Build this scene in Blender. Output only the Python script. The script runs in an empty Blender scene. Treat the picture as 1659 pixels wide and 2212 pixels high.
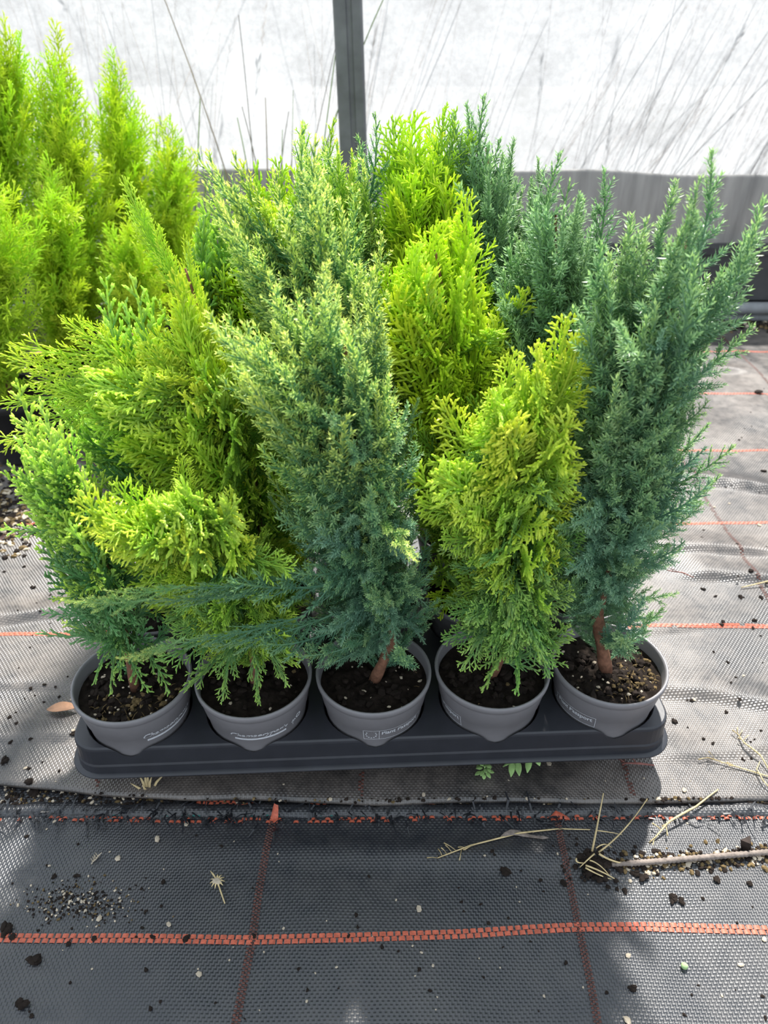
import bpy, bmesh, math, random
import numpy as np
from mathutils import Vector, Matrix

random.seed(7)
rng = np.random.default_rng(7)
R = math.radians
SC = bpy.context.scene
COL = SC.collection

# ------------------------------------------------------------------ camera
FPX, CX, CY = 1620.0, 829.5, 1106.0
CAM_H, PITCH = 0.63, R(34.3)
cam_d = bpy.data.cameras.new('camera')
cam = bpy.data.objects.new('camera', cam_d)
COL.objects.link(cam)
cam.location = (0, 0, CAM_H)
cam.rotation_euler = (R(90) - PITCH, 0, 0)
cam_d.sensor_fit = 'VERTICAL'
cam_d.sensor_height = 36.0
cam_d.sensor_width = 27.0
cam_d.lens = FPX / 2212.0 * 36.0
cam_d.clip_start = 0.02
cam_d.dof.use_dof = True
cam_d.dof.focus_distance = 0.66
cam_d.dof.aperture_fstop = 8.5
SC.camera = cam

# ------------------------------------------------------------------ world, sun, exposure
world = bpy.data.worlds.new('world')
SC.world = world
world.use_nodes = True
wn = world.node_tree.nodes
wn['Background'].inputs[0].default_value = (0.80, 0.90, 1.0, 1)
wn['Background'].inputs[1].default_value = 1.02

sun_d = bpy.data.lights.new('sun_offscreen', 'SUN')
sun = bpy.data.objects.new('sun_offscreen', sun_d)
COL.objects.link(sun)
SUN_AZ, SUN_EL = R(13), R(55)          # to the right of the view direction, above the horizon
sdir = Vector((math.sin(SUN_AZ) * math.cos(SUN_EL), math.cos(SUN_AZ) * math.cos(SUN_EL), math.sin(SUN_EL)))
sun.rotation_euler = (-sdir).to_track_quat('-Z', 'Y').to_euler()
sun.location = sdir * 6
sun_d.energy = 12.5
sun_d.angle = R(1.6)
sun_d.color = (1.0, 0.95, 0.87)

SC.view_settings.view_transform = 'Standard'
SC.view_settings.look = 'None'
SC.view_settings.exposure = 0.34
SC.view_settings.gamma = 1.0
SC.view_settings.use_curve_mapping = False
SC.cycles.max_bounces = 8
SC.cycles.transparent_max_bounces = 12

# ------------------------------------------------------------------ helpers
def ray(px, py):
    F = Vector((0, math.cos(PITCH), -math.sin(PITCH)))
    U = Vector((0, math.sin(PITCH), math.cos(PITCH)))
    return F + Vector((1, 0, 0)) * ((px - CX) / FPX) + U * ((CY - py) / FPX)

def at(px, py, Y=None, z=None):
    d = ray(px, py)
    k = Y / d.y if Y is not None else (z - CAM_H) / d.z
    return Vector((0, 0, CAM_H)) + d * k

def props(o, label=None, cat=None, group=None, kind=None):
    if label: o['label'] = label
    if cat: o['category'] = cat
    if group: o['group'] = group
    if kind: o['kind'] = kind
    return o

def empty(name, loc, label=None, cat=None, group=None):
    o = bpy.data.objects.new(name, None)
    o.empty_display_size = 0.02
    COL.objects.link(o)
    o.location = loc
    return props(o, label, cat, group)

def link(name, mesh, mat=None, parent=None, loc=None):
    o = bpy.data.objects.new(name, mesh)
    COL.objects.link(o)
    if parent is not None: o.parent = parent
    if loc is not None: o.location = loc
    if mat is not None:
        if len(mesh.materials) == 0: mesh.materials.append(mat)
        else:
            o.material_slots[0].link = 'OBJECT'
            o.material_slots[0].material = mat
    return o

class MB:
    """collects vertices, faces and a per-vertex 'tip' value"""
    def __init__(s): s.v = []; s.f = []; s.t = []; s.fm = []
    def add(s, vs, fs, ts=0.0, m=0):
        b = len(s.v)
        s.v += [tuple(p) for p in vs]
        s.t += list(ts) if hasattr(ts, '__len__') else [ts] * len(vs)
        for f in fs:
            s.f.append(tuple(i + b for i in f)); s.fm.append(m)
    def tube(s, pts, rad, sides=5, ts=None, m=0, cap=True):
        pts = [Vector(p) for p in pts]; n = len(pts)
        if not hasattr(rad, '__len__'): rad = [rad] * n
        if ts is None: ts = [0.0] * n
        d0 = (pts[-1] - pts[0])
        ref = Vector((0, 0, 1)) if abs(d0.normalized().z) < 0.9 else Vector((1, 0, 0))
        vs = []; tt = []
        for i, p in enumerate(pts):
            d = (pts[min(i + 1, n - 1)] - pts[max(i - 1, 0)])
            if d.length < 1e-9: d = d0
            d.normalize()
            a = d.cross(ref).normalized(); b = d.cross(a)
            for k in range(sides):
                w = 2 * math.pi * k / sides
                vs.append(p + (a * math.cos(w) + b * math.sin(w)) * rad[i]); tt.append(ts[i])
        fs = []
        for i in range(n - 1):
            for k in range(sides):
                q = (k + 1) % sides
                fs.append((i * sides + k, i * sides + q, (i + 1) * sides + q, (i + 1) * sides + k))
        if cap:
            fs.append(tuple(range(sides - 1, -1, -1)))
            fs.append(tuple((n - 1) * sides + k for k in range(sides)))
        s.add(vs, fs, tt, m)
    def box(s, c, h, rot=0.0, ts=0.0, m=0):
        c = Vector(c); co, si = math.cos(rot), math.sin(rot)
        vs = []
        for dz in (-1, 1):
            for dx, dy in ((-1, -1), (1, -1), (1, 1), (-1, 1)):
                x, y = dx * h[0], dy * h[1]
                vs.append(c + Vector((x * co - y * si, x * si + y * co, dz * h[2])))
        s.add(vs, [(3, 2, 1, 0), (4, 5, 6, 7), (0, 1, 5, 4), (1, 2, 6, 5), (2, 3, 7, 6), (3, 0, 4, 7)], ts, m)
    def lathe(s, prof, seg=48, m=0):
        vs = []; n = len(prof)
        for r, z in prof:
            for k in range(seg):
                w = 2 * math.pi * k / seg
                vs.append((r * math.cos(w), r * math.sin(w), z))
        fs = []
        for i in range(n - 1):
            for k in range(seg):
                q = (k + 1) % seg
                fs.append((i * seg + k, i * seg + q, (i + 1) * seg + q, (i + 1) * seg + k))
        s.add(vs, fs, 0.0, m)
    def mesh(s, name, smooth=False, attr=False, mats=None):
        me = bpy.data.meshes.new(name)
        me.from_pydata(s.v, [], s.f)
        if attr:
            a = me.attributes.new('tip', 'FLOAT', 'POINT')
            a.data.foreach_set('value', np.array(s.t, dtype=np.float32))
        if mats:
            for mm in mats: me.materials.append(mm)
            me.polygons.foreach_set('material_index', np.array(s.fm, dtype=np.int32))
        if smooth:
            me.polygons.foreach_set('use_smooth', np.ones(len(me.polygons), dtype=bool))
        me.update()
        return me

def grid_mesh(name, xs, ys, hfun, smooth=True):
    X, Y = np.meshgrid(xs, ys)
    Z = hfun(X, Y)
    nx, ny = len(xs), len(ys)
    V = np.stack([X.ravel(), Y.ravel(), Z.ravel()], 1)
    i = np.arange(nx - 1)[None, :] + nx * np.arange(ny - 1)[:, None]
    Q = np.stack([i, i + 1, i + 1 + nx, i + nx], -1).reshape(-1, 4)
    me = bpy.data.meshes.new(name)
    me.vertices.add(len(V)); me.vertices.foreach_set('co', V.ravel())
    me.loops.add(Q.size); me.loops.foreach_set('vertex_index', Q.ravel().astype(np.int32))
    me.polygons.add(len(Q))
    me.polygons.foreach_set('loop_start', (np.arange(len(Q)) * 4).astype(np.int32))
    me.polygons.foreach_set('loop_total', np.full(len(Q), 4, np.int32))
    if smooth: me.polygons.foreach_set('use_smooth', np.ones(len(Q), dtype=bool))
    me.update(calc_edges=True); me.validate()
    return me

# ------------------------------------------------------------------ materials
class NT:
    def __init__(s, name):
        s.m = bpy.data.materials.new(name); s.m.use_nodes = True
        s.n = s.m.node_tree.nodes; s.l = s.m.node_tree.links
        s.p = s.n['Principled BSDF']; s.out = s.n['Material Output']
    def new(s, typ, **kw):
        n = s.n.new(typ)
        for k, v in kw.items(): setattr(n, k, v)
        return n
    def lk(s, a, b): s.l.new(a, b)
    def math(s, op, a, b=None, clamp=False):
        n = s.new('ShaderNodeMath', operation=op, use_clamp=clamp)
        for i, x in enumerate((a, b)):
            if x is None: continue
            if isinstance(x, (int, float)): n.inputs[i].default_value = x
            else: s.lk(x, n.inputs[i])
        return n.outputs[0]
    def noise(s, scale, detail=3, rough=0.5, vec=None, dist=0.0):
        n = s.new('ShaderNodeTexNoise')
        n.inputs['Scale'].default_value = scale; n.inputs['Detail'].default_value = detail
        n.inputs['Roughness'].default_value = rough; n.inputs['Distortion'].default_value = dist
        if vec is not None: s.lk(vec, n.inputs['Vector'])
        return n.outputs['Fac']
    def ramp(s, fac, stops):
        n = s.new('ShaderNodeValToRGB')
        e = n.color_ramp.elements
        while len(e) < len(stops): e.new(0.5)
        for k, (p, c) in enumerate(stops):
            e[k].position = p; e[k].color = (*c, 1) if len(c) == 3 else c
        s.lk(fac, n.inputs[0]); return n.outputs['Color']
    def mix(s, fac, a, b, blend='MIX'):
        n = s.new('ShaderNodeMix', data_type='RGBA', blend_type=blend)
        for sock, x in ((n.inputs[0], fac), (n.inputs[6], a), (n.inputs[7], b)):
            if isinstance(x, (int, float)): sock.default_value = x
            elif isinstance(x, tuple): sock.default_value = (*x, 1)
            else: s.lk(x, sock)
        return n.outputs[2]
    def pos(s): return s.new('ShaderNodeNewGeometry').outputs['Position']
    def obj(s): return s.new('ShaderNodeTexCoord').outputs['Object']
    def bump(s, h, strength, dist=0.001):
        n = s.new('ShaderNodeBump')
        n.inputs['Strength'].default_value = strength; n.inputs['Distance'].default_value = dist
        s.lk(h, n.inputs['Height']); s.lk(n.outputs[0], s.p.inputs['Normal']); return n

def mat_plain(name, col, rough=0.6, spec=0.4, var=0.25, scale=120.0, bump=0.0, bscale=None):
    t = NT(name)
    o = t.obj()
    f = t.noise(scale, 4, 0.6, o)
    c = t.ramp(f, [(0.3, tuple(x * (1 - var) for x in col)), (0.7, tuple(min(1, x * (1 + var)) for x in col))])
    t.lk(c, t.p.inputs['Base Color'])
    t.p.inputs['Roughness'].default_value = rough
    t.p.inputs['Specular IOR Level'].default_value = spec
    if bump: t.bump(t.noise(bscale or scale * 2, 4, 0.6, o), bump, 0.001)
    return t.m

def mat_leaf(name, mid, tip, trans=0.38, rough=0.42, mid_pos=0.5, tip_pos=0.88, spec=0.45, val=1.28):
    t = NT(name)
    a = t.new('ShaderNodeAttribute', attribute_name='tip')
    c = t.ramp(a.outputs['Fac'], [(mid_pos, mid), (tip_pos, tip)])
    oi = t.new('ShaderNodeObjectInfo')
    hsv = t.new('ShaderNodeHueSaturation')
    t.lk(c, hsv.inputs['Color'])
    t.lk(t.math('ADD', t.math('MULTIPLY', oi.outputs['Random'], 0.03), 0.485), hsv.inputs['Hue'])
    n = t.noise(60, 2, 0.5, t.obj())
    t.lk(t.math('ADD', t.math('MULTIPLY', n, 0.5), val - 0.25), hsv.inputs['Value'])
    c = hsv.outputs[0]
    t.lk(c, t.p.inputs['Base Color'])
    t.p.inputs['Roughness'].default_value = rough
    t.p.inputs['Specular IOR Level'].default_value = spec
    tr = t.new('ShaderNodeBsdfTranslucent')
    t.lk(t.mix(0.55, c, (1.0, 1.0, 0.55), 'MULTIPLY'), tr.inputs[0])
    mx = t.new('ShaderNodeMixShader'); mx.inputs[0].default_value = trans
    t.lk(t.p.outputs[0], mx.inputs[1]); t.lk(tr.outputs[0], mx.inputs[2])
    t.lk(mx.outputs[0], t.out.inputs[0])
    return t.m

def mat_fabric(name, dark, dust, dust_lo, dust_hi, rough=0.42, pitch=(0.0021, 0.0026), spec=0.7):
    t = NT(name)
    p = t.pos()
    sep = t.new('ShaderNodeSeparateXYZ'); t.lk(p, sep.inputs[0])
    wob = t.noise(14, 2, 0.5, p)
    x = t.math('ADD', t.math('MULTIPLY', sep.outputs[0], math.pi / pitch[0]), t.math('MULTIPLY', wob, 5.0))
    y = t.math('ADD', t.math('MULTIPLY', sep.outputs[1], math.pi / pitch[1]), t.math('MULTIPLY', wob, 5.0))
    sx, sy = t.math('SINE', x), t.math('SINE', y)
    par = t.math('GREATER_THAN', t.math('MULTIPLY', sx, sy), 0.0)
    ax, ay = t.math('ABSOLUTE', sx), t.math('ABSOLUTE', sy)
    h = t.math('ADD', t.math('MULTIPLY', ax, par), t.math('MULTIPLY', t.math('MULTIPLY', ay, 0.7), t.math('SUBTRACT', 1.0, par)))
    big = t.noise(5.5, 5, 0.62, p); fine = t.noise(70, 4, 0.65, p)
    d = t.math('ADD', t.math('MULTIPLY', big, 0.7), t.math('MULTIPLY', fine, 0.3))
    mr = t.new('ShaderNodeMapRange')
    mr.inputs[1].default_value = 0.40; mr.inputs[2].default_value = 0.62
    mr.inputs[3].default_value = dust_lo; mr.inputs[4].default_value = dust_hi
    t.lk(d, mr.inputs[0])
    df = mr.outputs[0]
    c = t.mix(df, dark, dust)
    t.lk(c, t.p.inputs['Base Color'])
    t.lk(t.math('ADD', t.math('MULTIPLY', fine, 0.25), rough - 0.1), t.p.inputs['Roughness'])
    t.p.inputs['Specular IOR Level'].default_value = spec
    t.bump(h, 0.7, 0.0006)
    return t.m

M = {}
M['far_fabric'] = mat_fabric('far_fabric', (0.017, 0.017, 0.019), (0.37, 0.31, 0.265), 0.04, 0.42, 0.36, spec=1.0)
M['near_fabric'] = mat_fabric('near_fabric', (0.018, 0.020, 0.026), (0.18, 0.165, 0.15), 0.0, 0.2, 0.36, spec=0.9)
M['soil_ground'] = mat_plain('soil_ground', (0.05, 0.035, 0.025), 0.9, 0.2, 0.5, 30, 0.8, 90)
M['outside_ground'] = mat_plain('outside_ground', (0.125, 0.128, 0.128), 0.95, 0.1, 0.25, 3)
M['red_thread'] = mat_plain('red_thread', (0.50, 0.115, 0.065), 0.5, 0.4, 0.3, 300)
M['rust_thread'] = mat_plain('rust_thread', (0.10, 0.036, 0.026), 0.5, 0.4, 0.45, 250)
M['teal_thread'] = mat_plain('teal_thread', (0.04, 0.20, 0.18), 0.5, 0.4, 0.3, 200)
M['black_strip'] = mat_plain('black_strip', (0.016, 0.017, 0.021), 0.32, 0.5, 0.4, 100)
M['tray'] = mat_plain('tray', (0.030, 0.031, 0.038), 0.38, 0.5, 0.15, 40, 0.06, 300)
M['pot'] = mat_plain('pot', (0.225, 0.215, 0.225), 0.42, 0.45, 0.08, 40, 0.05, 400)
M['black_pot'] = mat_plain('black_pot', (0.02, 0.02, 0.022), 0.35, 0.5, 0.2, 40)
M['print'] = mat_plain('print', (0.62, 0.63, 0.66), 0.5, 0.3, 0.12, 500)
M['bark'] = mat_plain('bark', (0.22, 0.105, 0.065), 0.75, 0.25, 0.4, 160, 0.6, 300)
M['soil'] = mat_plain('soil', (0.016, 0.0115, 0.009), 0.95, 0.15, 0.6, 160, 0.7, 400)
M['soil_bit'] = mat_plain('soil_bit', (0.020, 0.014, 0.011), 0.9, 0.2, 0.6, 100)
M['moss'] = mat_plain('moss', (0.15, 0.105, 0.05), 0.9, 0.15, 0.5, 300)
M['pale_bit'] = mat_plain('pale_bit', (0.50, 0.42, 0.32), 0.8, 0.2, 0.4, 60)
M['straw'] = mat_plain('straw', (0.60, 0.47, 0.25), 0.6, 0.3, 0.25, 120)
M['dry_grass'] = mat_plain('dry_grass', (0.21, 0.18, 0.15), 0.7, 0.2, 0.3, 20)
M['tan_grass'] = mat_plain('tan_grass', (0.36, 0.27, 0.19), 0.7, 0.2, 0.3, 20)
M['green_grass'] = mat_plain('green_grass', (0.22, 0.36, 0.08), 0.6, 0.3, 0.3, 20)
M['post'] = mat_plain('post', (0.14, 0.145, 0.15), 0.38, 0.5, 0.35, 14, 0.1, 40)
M['board'] = mat_plain('board', (0.055, 0.055, 0.057), 0.6, 0.35, 0.35, 12, 0.2, 60)
M['pipe'] = mat_plain('pipe', (0.24, 0.25, 0.26), 0.5, 0.4, 0.3, 12)
M['brown_leaf'] = mat_plain('brown_leaf', (0.50, 0.27, 0.16), 0.55, 0.35, 0.3, 90)
M['berry'] = mat_plain('berry', (0.40, 0.58, 0.26), 0.4, 0.4, 0.2, 200)
M['weed'] = mat_plain('weed', (0.36, 0.56, 0.20), 0.5, 0.35, 0.3, 80)
M['stem_red'] = mat_plain('stem_red', (0.30, 0.12, 0.10), 0.6, 0.3, 0.3, 80)
M['stick'] = mat_plain('stick', (0.23, 0.19, 0.165), 0.7, 0.25, 0.4, 200, 0.5, 300)
M['chip'] = mat_plain('chip', (0.045, 0.033, 0.028), 0.8, 0.2, 0.5, 60)

def film_mat():
    t = NT('film')
    p = t.pos()
    n1 = t.noise(9, 6, 0.65, p); n2 = t.noise(90, 3, 0.6, p)
    d = t.math('ADD', t.math('MULTIPLY', n1, 0.6), t.math('MULTIPLY', n2, 0.4))
    f = t.math('ADD', t.math('MULTIPLY', d, -0.95), 1.06)          # share of light that passes straight
    tr = t.new('ShaderNodeBsdfTranslucent'); tr.inputs[0].default_value = (0.54, 0.565, 0.61, 1)
    tp = t.new('ShaderNodeBsdfTransparent'); tp.inputs[0].default_value = (0.97, 0.98, 1, 1)
    t.p.inputs['Base Color'].default_value = (0.75, 0.77, 0.8, 1)
    t.p.inputs['Roughness'].default_value = 0.35
    m1 = t.new('ShaderNodeMixShader'); m1.inputs[0].default_value = 0.2
    t.lk(tr.outputs[0], m1.inputs[1]); t.lk(t.p.outputs[0], m1.inputs[2])
    m2 = t.new('ShaderNodeMixShader'); t.lk(f, m2.inputs[0])
    t.lk(m1.outputs[0], m2.inputs[1]); t.lk(tp.outputs[0], m2.inputs[2])
    t.lk(m2.outputs[0], t.out.inputs[0])
    return t.m
M['film'] = film_mat()

def skirt_mat():
    t = NT('skirt')
    p = t.pos()
    mp = t.new('ShaderNodeMapping'); mp.inputs['Scale'].default_value = (60, 1, 6); mp.inputs['Rotation'].default_value = (0, 0.25, 0)
    t.lk(p, mp.inputs[0])
    n = t.noise(1.0, 5, 0.6, mp.outputs[0])
    c = t.ramp(n, [(0.3, (0.28, 0.275, 0.27)), (0.7, (0.42, 0.415, 0.41))])
    t.lk(c, t.p.inputs['Base Color']); t.p.inputs['Roughness'].default_value = 0.5
    tr = t.new('ShaderNodeBsdfTranslucent'); t.lk(c, tr.inputs[0])
    mx = t.new('ShaderNodeMixShader'); mx.inputs[0].default_value = 0.5
    t.lk(t.p.outputs[0], mx.inputs[1]); t.lk(tr.outputs[0], mx.inputs[2]); t.lk(mx.outputs[0], t.out.inputs[0])
    return t.m
M['skirt'] = skirt_mat()

# ------------------------------------------------------------------ setting: ground
WALL_Y = 1.76
m = MB(); m.box((0, -5.65, -0.03), (14, 8.0, 0.012))
fl = props(link('floor', m.mesh('floor'), M['soil_ground']), 'dark bare soil floor under the black ground fabric', 'floor', kind='structure')
m = MB()                                  # field outside; low bank is invented, raised to hide the bright sky strip
prof = [(2.35, -.045), (2.35, -.018), (3.4, -.01), (4.6, .25), (6.0, .95), (8.0, 1.35), (30, 1.5), (30, -.045)]
m.add([(x, y, z) for x in (-30, 30) for y, z in prof], [(i, i + 1, i + 9, i + 8) for i in range(7)])
props(link('floor_outside', m.mesh('floor_outside'), M['outside_ground']), 'pale sunlit ground outside the film wall with an added bank hiding the sky', 'ground', kind='structure')

EDGE = [(-400, 1640), (0, 1682), (200, 1702), (400, 1716), (800, 1724), (1100, 1714), (1400, 1718), (1659, 1712), (2100, 1705)]
_e = [at(x, y, z=0.008) for x, y in EDGE]
EX, EY = np.array([p.x for p in _e]), np.array([p.y for p in _e])
def edge_y(x): return np.interp(x, EX, EY)
_rid = [([(1500, 1044), (1560, 1050), (1659, 1062), (1800, 1066)], .011), ([(1440, 1193), (1530, 1196), (1600, 1200)], .008),
        ([(1400, 1487), (1540, 1500), (1659, 1526), (1800, 1560)], .006), ([(-150, 1352), (0, 1338), (110, 1322)], .007),
        ([(1440, 806), (1560, 803)], .010), ([(1540, 1250), (1659, 1262)], .008), ([(1380, 1370), (1560, 1352)], .003),
        ([(-100, 1600), (120, 1592)], .003), ([(0, 1480), (150, 1478)], .003), ([(1480, 1630), (1640, 1618)], .003)]
RIDGES = [([at(x, y, z=0.004) for x, y in pl], a) for pl, a in _rid]

def far_h(X, Y):
    Z = 0.006 + 0.0022 * np.sin(9 * X + 3.1 * Y + 1) + 0.0018 * np.sin(-5 * X + 13 * Y) + 0.0010 * np.sin(31 * X + 22 * Y + 2) \
        + 0.0009 * np.sin(-17 * X + 41 * Y + .5) + 0.0006 * np.sin(67 * X - 49 * Y)
    for pl, a in RIDGES:
        xs = np.array([p.x for p in pl]); ys = np.array([p.y for p in pl])
        yc = np.interp(X, xs, ys); d = Y - yc
        over = np.maximum(np.maximum(xs[0] - X, X - xs[-1]), 0)
        Z += a * np.where(d > 0, np.exp(-(d / .03) ** 2), np.exp(-(d / .006) ** 2)) * np.exp(-(over / .04) ** 2)
    return Z

def near_h(X, Y):
    Z = 0.0015 * np.sin(11 * X + 5 * Y) + 0.0012 * np.sin(-6 * X + 21 * Y + 1) + 0.0006 * np.sin(37 * X + 29 * Y) - 0.003
    c = np.interp(X, [-.1, .05, .2, .35], [.388, .383, .380, .387])       # long soft crease running to the grass root
    Z += .004 * np.exp(-((Y - c) / .012) ** 2) * np.exp(-((X - .08) / .25) ** 2)
    return Z
def near_z(x, y): return float(near_h(np.array([[x]]), np.array([[y]]))[0, 0])
def far_z(x, y): return float(far_h(np.array([[x]]), np.array([[y]]))[0, 0])
def gz(x, y): return far_z(x, y) if y > edge_y(x) else near_z(x, y)
def ground(px, py):
    p = at(px, py, z=0.0)
    for _ in range(3): p = at(px, py, z=gz(p.x, p.y))
    return p

# far sheet: rows start at the rolled-under front edge
xs = np.arange(-1.55, 1.5501, 0.0075)
rows = [(-0.0005, -0.0075), (-0.0035, -0.0045), (-0.0035, -0.001), (0.0, 0.0)] + [(d, 0.0) for d in np.concatenate([np.arange(.004, .5, .005), np.arange(.5, 1.301, .008)])]
Xg = np.tile(xs, (len(rows), 1))
Yg = np.array([edge_y(xs) + r[0] for r in rows])
Zg = far_h(Xg, Yg) + np.array([[r[1]] for r in rows])
_me = grid_mesh('far_sheet', xs, np.arange(len(rows), dtype=float), lambda X, Y: Zg)
co = np.stack([Xg.ravel(), Yg.ravel(), Zg.ravel()], 1); _me.vertices.foreach_set('co', co.ravel()); _me.update()
far_sheet = props(link('ground_fabric', _me, M['far_fabric']), 'dusty woven black ground fabric spread under the tray up to the wall', 'ground fabric', kind='structure')
_me = grid_mesh('near_sheet', np.arange(-0.9, 0.901, 0.008), np.arange(-0.7, 0.56, 0.007), near_h)
near_sheet = props(link('ground_fabric', _me, M['near_fabric']), 'woven black ground fabric with frayed edge in front of the tray', 'ground fabric', kind='structure')

# coloured woven threads, laid a hair above the sheet they belong to
def stripe(name, parent, pts, hf, mat, width=.0075, cell=.0042, rowsn=2, gapf=.22, lift=.0006, skip=0.0, label=None):
    b = MB()
    P = [Vector((p[0], p[1], 0)) for p in pts]
    seg = [(P[i + 1] - P[i]).length for i in range(len(P) - 1)]
    tot = sum(seg); n = int(tot / cell)
    def point(s):
        for i, L in enumerate(seg):
            if s <= L or i == len(seg) - 1: return P[i].lerp(P[i + 1], s / L), (P[i + 1] - P[i]).normalized()
            s -= L
    for r in range(rowsn):
        off = (r - (rowsn - 1) / 2) * width / rowsn
        for k in range(n):
            if random.random() < skip: continue
            s0 = (k + (0.5 if r % 2 else 0)) * cell
            q, d = point(min(s0, tot)); nrm = Vector((-d.y, d.x, 0))
            hl, hw = cell * (1 - gapf) / 2 * random.uniform(.9, 1.1), width / rowsn * .46
            vs = []
            for (u, w, e) in ((-hl, -hw, 0), (-hl * .5, -hw, 1), (hl * .5, -hw, 1), (hl, -hw, 0), (hl, hw, 0), (hl * .5, hw, 1), (-hl * .5, hw, 1), (-hl, hw, 0)):
                c = q + d * u + nrm * (w + off)
                vs.append((c.x, c.y, hf(c.x, c.y) + lift * (0.25 + e)))
            b.add(vs, [(0, 1, 6, 7), (1, 2, 5, 6), (2, 3, 4, 5)])
    o = link(name, b.mesh(name, smooth=True), mat, parent); o['kind'] = 'stuff'
    if label: o['label'] = label
    return o

def gline(pxs): return [(p.x, p.y) for p in (ground(*q) for q in pxs)]
stripe('red_line', near_sheet, gline([(-80, 2024), (0, 2026), (250, 2027), (540, 2031), (760, 2026), (1000, 2018), (1250, 2003), (1400, 2002), (1530, 2006), (1659, 2010), (1800, 2014)]), near_z, M['red_thread'], .0078, .0062, label='bright red woven line across the near fabric')
stripe('red_line', near_sheet, gline([(592, 1762), (583, 1800), (560, 1920), (545, 2031), (525, 2130), (500, 2260)]), near_z, M['rust_thread'], .0068, .0030, 3, .4)
stripe('red_line', near_sheet, gline([(1203, 1765), (1215, 1830), (1235, 1930), (1250, 2003), (1275, 2120), (1300, 2260)]), near_z, M['rust_thread'], .0062, .0030, 3, .4)
stripe('red_stitching', near_sheet, gline([(-60, 1767), (300, 1772), (600, 1774), (900, 1770), (1200, 1768), (1500, 1766), (1750, 1764)]), near_z, M['red_thread'], .0055, .0065, 2, .3, .0012, .45)
stripe('teal_stitching', near_sheet, gline([(-60, 1758), (300, 1762), (600, 1763), (900, 1760), (1200, 1758), (1500, 1756), (1750, 1754)]), near_z, M['teal_thread'], .0025, .005, 1, .45, .0012, .45)
stripe('red_line', near_sheet, gline([(430, 1732), (600, 1729), (780, 1725), (960, 1722)]), near_z, M['red_thread'], .006, .0062, 2, .25, .0012, .05)
for y in (.664, .883, 1.105, 1.315, 1.53):
    stripe('red_line', far_sheet, [(x, y + .004 * math.sin(3 * x + y * 9)) for x in np.arange(-1.5, 1.5, .1)], far_z, M['red_thread'], .0062, .0062, 2, .1, .0004, .03)
for x0, x1 in ((-.277, -.30), (-.022, .0), (.238, .262), (.475, .50), (.74, .76), (-.53, -.55), (-.79, -.80)):
    stripe('red_line', far_sheet, [(x0 + (x1 - x0) * (y - .45), y) for y in [float(edge_y(x0)) + .004] + list(np.arange(.5, 1.72, .1))], far_z, M['rust_thread'], .0052, .0040, 2, .4, .0004, .08)

# raised hem of the near sheet and its frayed threads
hem_px_b, hem_px_f = 1738, 1763
b = MB(); n = 220
vs = []
for i in range(n + 1):
    x = -60 + i * (1780) / n
    yb = hem_px_b + 3 * math.sin(i * .21) + 2 * math.sin(i * .63); yf = hem_px_f + 2 * math.sin(i * .3)
    for k, (yy, lift) in enumerate(((yb - 1, 0.0), (yb, .0022), (.5 * (yb + yf), .003), (yf, .002), (yf + 2, 0.0))):
        p = ground(x, yy); vs.append((p.x, p.y, near_z(p.x, p.y) + lift))
fs = [(i * 5 + k, i * 5 + k + 1, (i + 1) * 5 + k + 1, (i + 1) * 5 + k) for i in range(n) for k in range(4)]
b.add(vs, fs)
link('hem', b.mesh('hem', True), M['near_fabric'], near_sheet)
b = MB()
for i in range(430):
    x = random.uniform(-50, 1700)
    dens = 1.0 if x < 560 else (.75 if 680 < x < 1000 else .6)
    if random.random() > dens: continue
    p = ground(x, random.gauss(1764, 10)); p.z = near_z(p.x, p.y) + random.uniform(.001, .004)
    a = random.gauss(-1.45, .75) if random.random() < .6 else random.gauss(1.4, .7)
    L = random.uniform(.004, .017); w = random.uniform(.0005, .0011)
    d = Vector((math.cos(a), math.sin(a), random.uniform(-.05, .55))); s_ = Vector((-d.y, d.x, 0)).normalized() * w
    q1 = p + d * L * .5 + Vector((0, 0, random.uniform(0, .002))); q2 = q1 + (d + Vector((random.gauss(0, .4), random.gauss(0, .4), -.4))) * L * .5
    q2.z = max(q2.z, near_z(q2.x, q2.y) + .0005)
    b.add([p - s_, p + s_, q1 + s_, q1 - s_, q2 + s_ * .5, q2 - s_ * .5], [(0, 1, 2, 3), (3, 2, 4, 5)])
props(link('frayed_threads', b.mesh('frayed_threads'), M['black_strip'], near_sheet), 'fringe of frayed shiny black threads along the fabric edge', kind='stuff')

# ------------------------------------------------------------------ setting: film wall, skirt, board, pipe, post
b = MB()
nx, nz = 60, 40
vs = []; fs = []
for j in range(nz + 1):
    for i in range(nx + 1):
        x = -2.6 + 5.2 * i / nx; z = .12 + 2.5 * j / nz
        vs.append((x, WALL_Y + .03 + .004 * math.sin(7 * x + 9 * z) + .003 * math.sin(19 * z - 4 * x), z))
for j in range(nz):
    for i in range(nx):
        k = j * (nx + 1) + i; fs.append((k, k + 1, k + nx + 2, k + nx + 1))
b.add(vs, fs)
wall = props(link('wall_back', b.mesh('wall_back', True), M['film']), 'bright white translucent film wall behind the plants', 'wall', kind='structure')
b = MB(); vs = []; N = 80
for i in range(N + 1):
    x = -2.6 + 5.2 * i / N
    top = .325 - .012 * x + .004 * math.sin(5 * x) + .003 * math.sin(17 * x)
    for z, dy in ((.10, 0), (.2, .004 * math.sin(9 * x)), (top - .006, 0), (top, .004), (top, .010), (.10, .010)):
        vs.append((x, WALL_Y + .006 + dy, z))
b.add(vs, [(i * 6 + k, (i + 1) * 6 + k, (i + 1) * 6 + k + 1, i * 6 + k + 1) for i in range(N) for k in range(5)])
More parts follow.
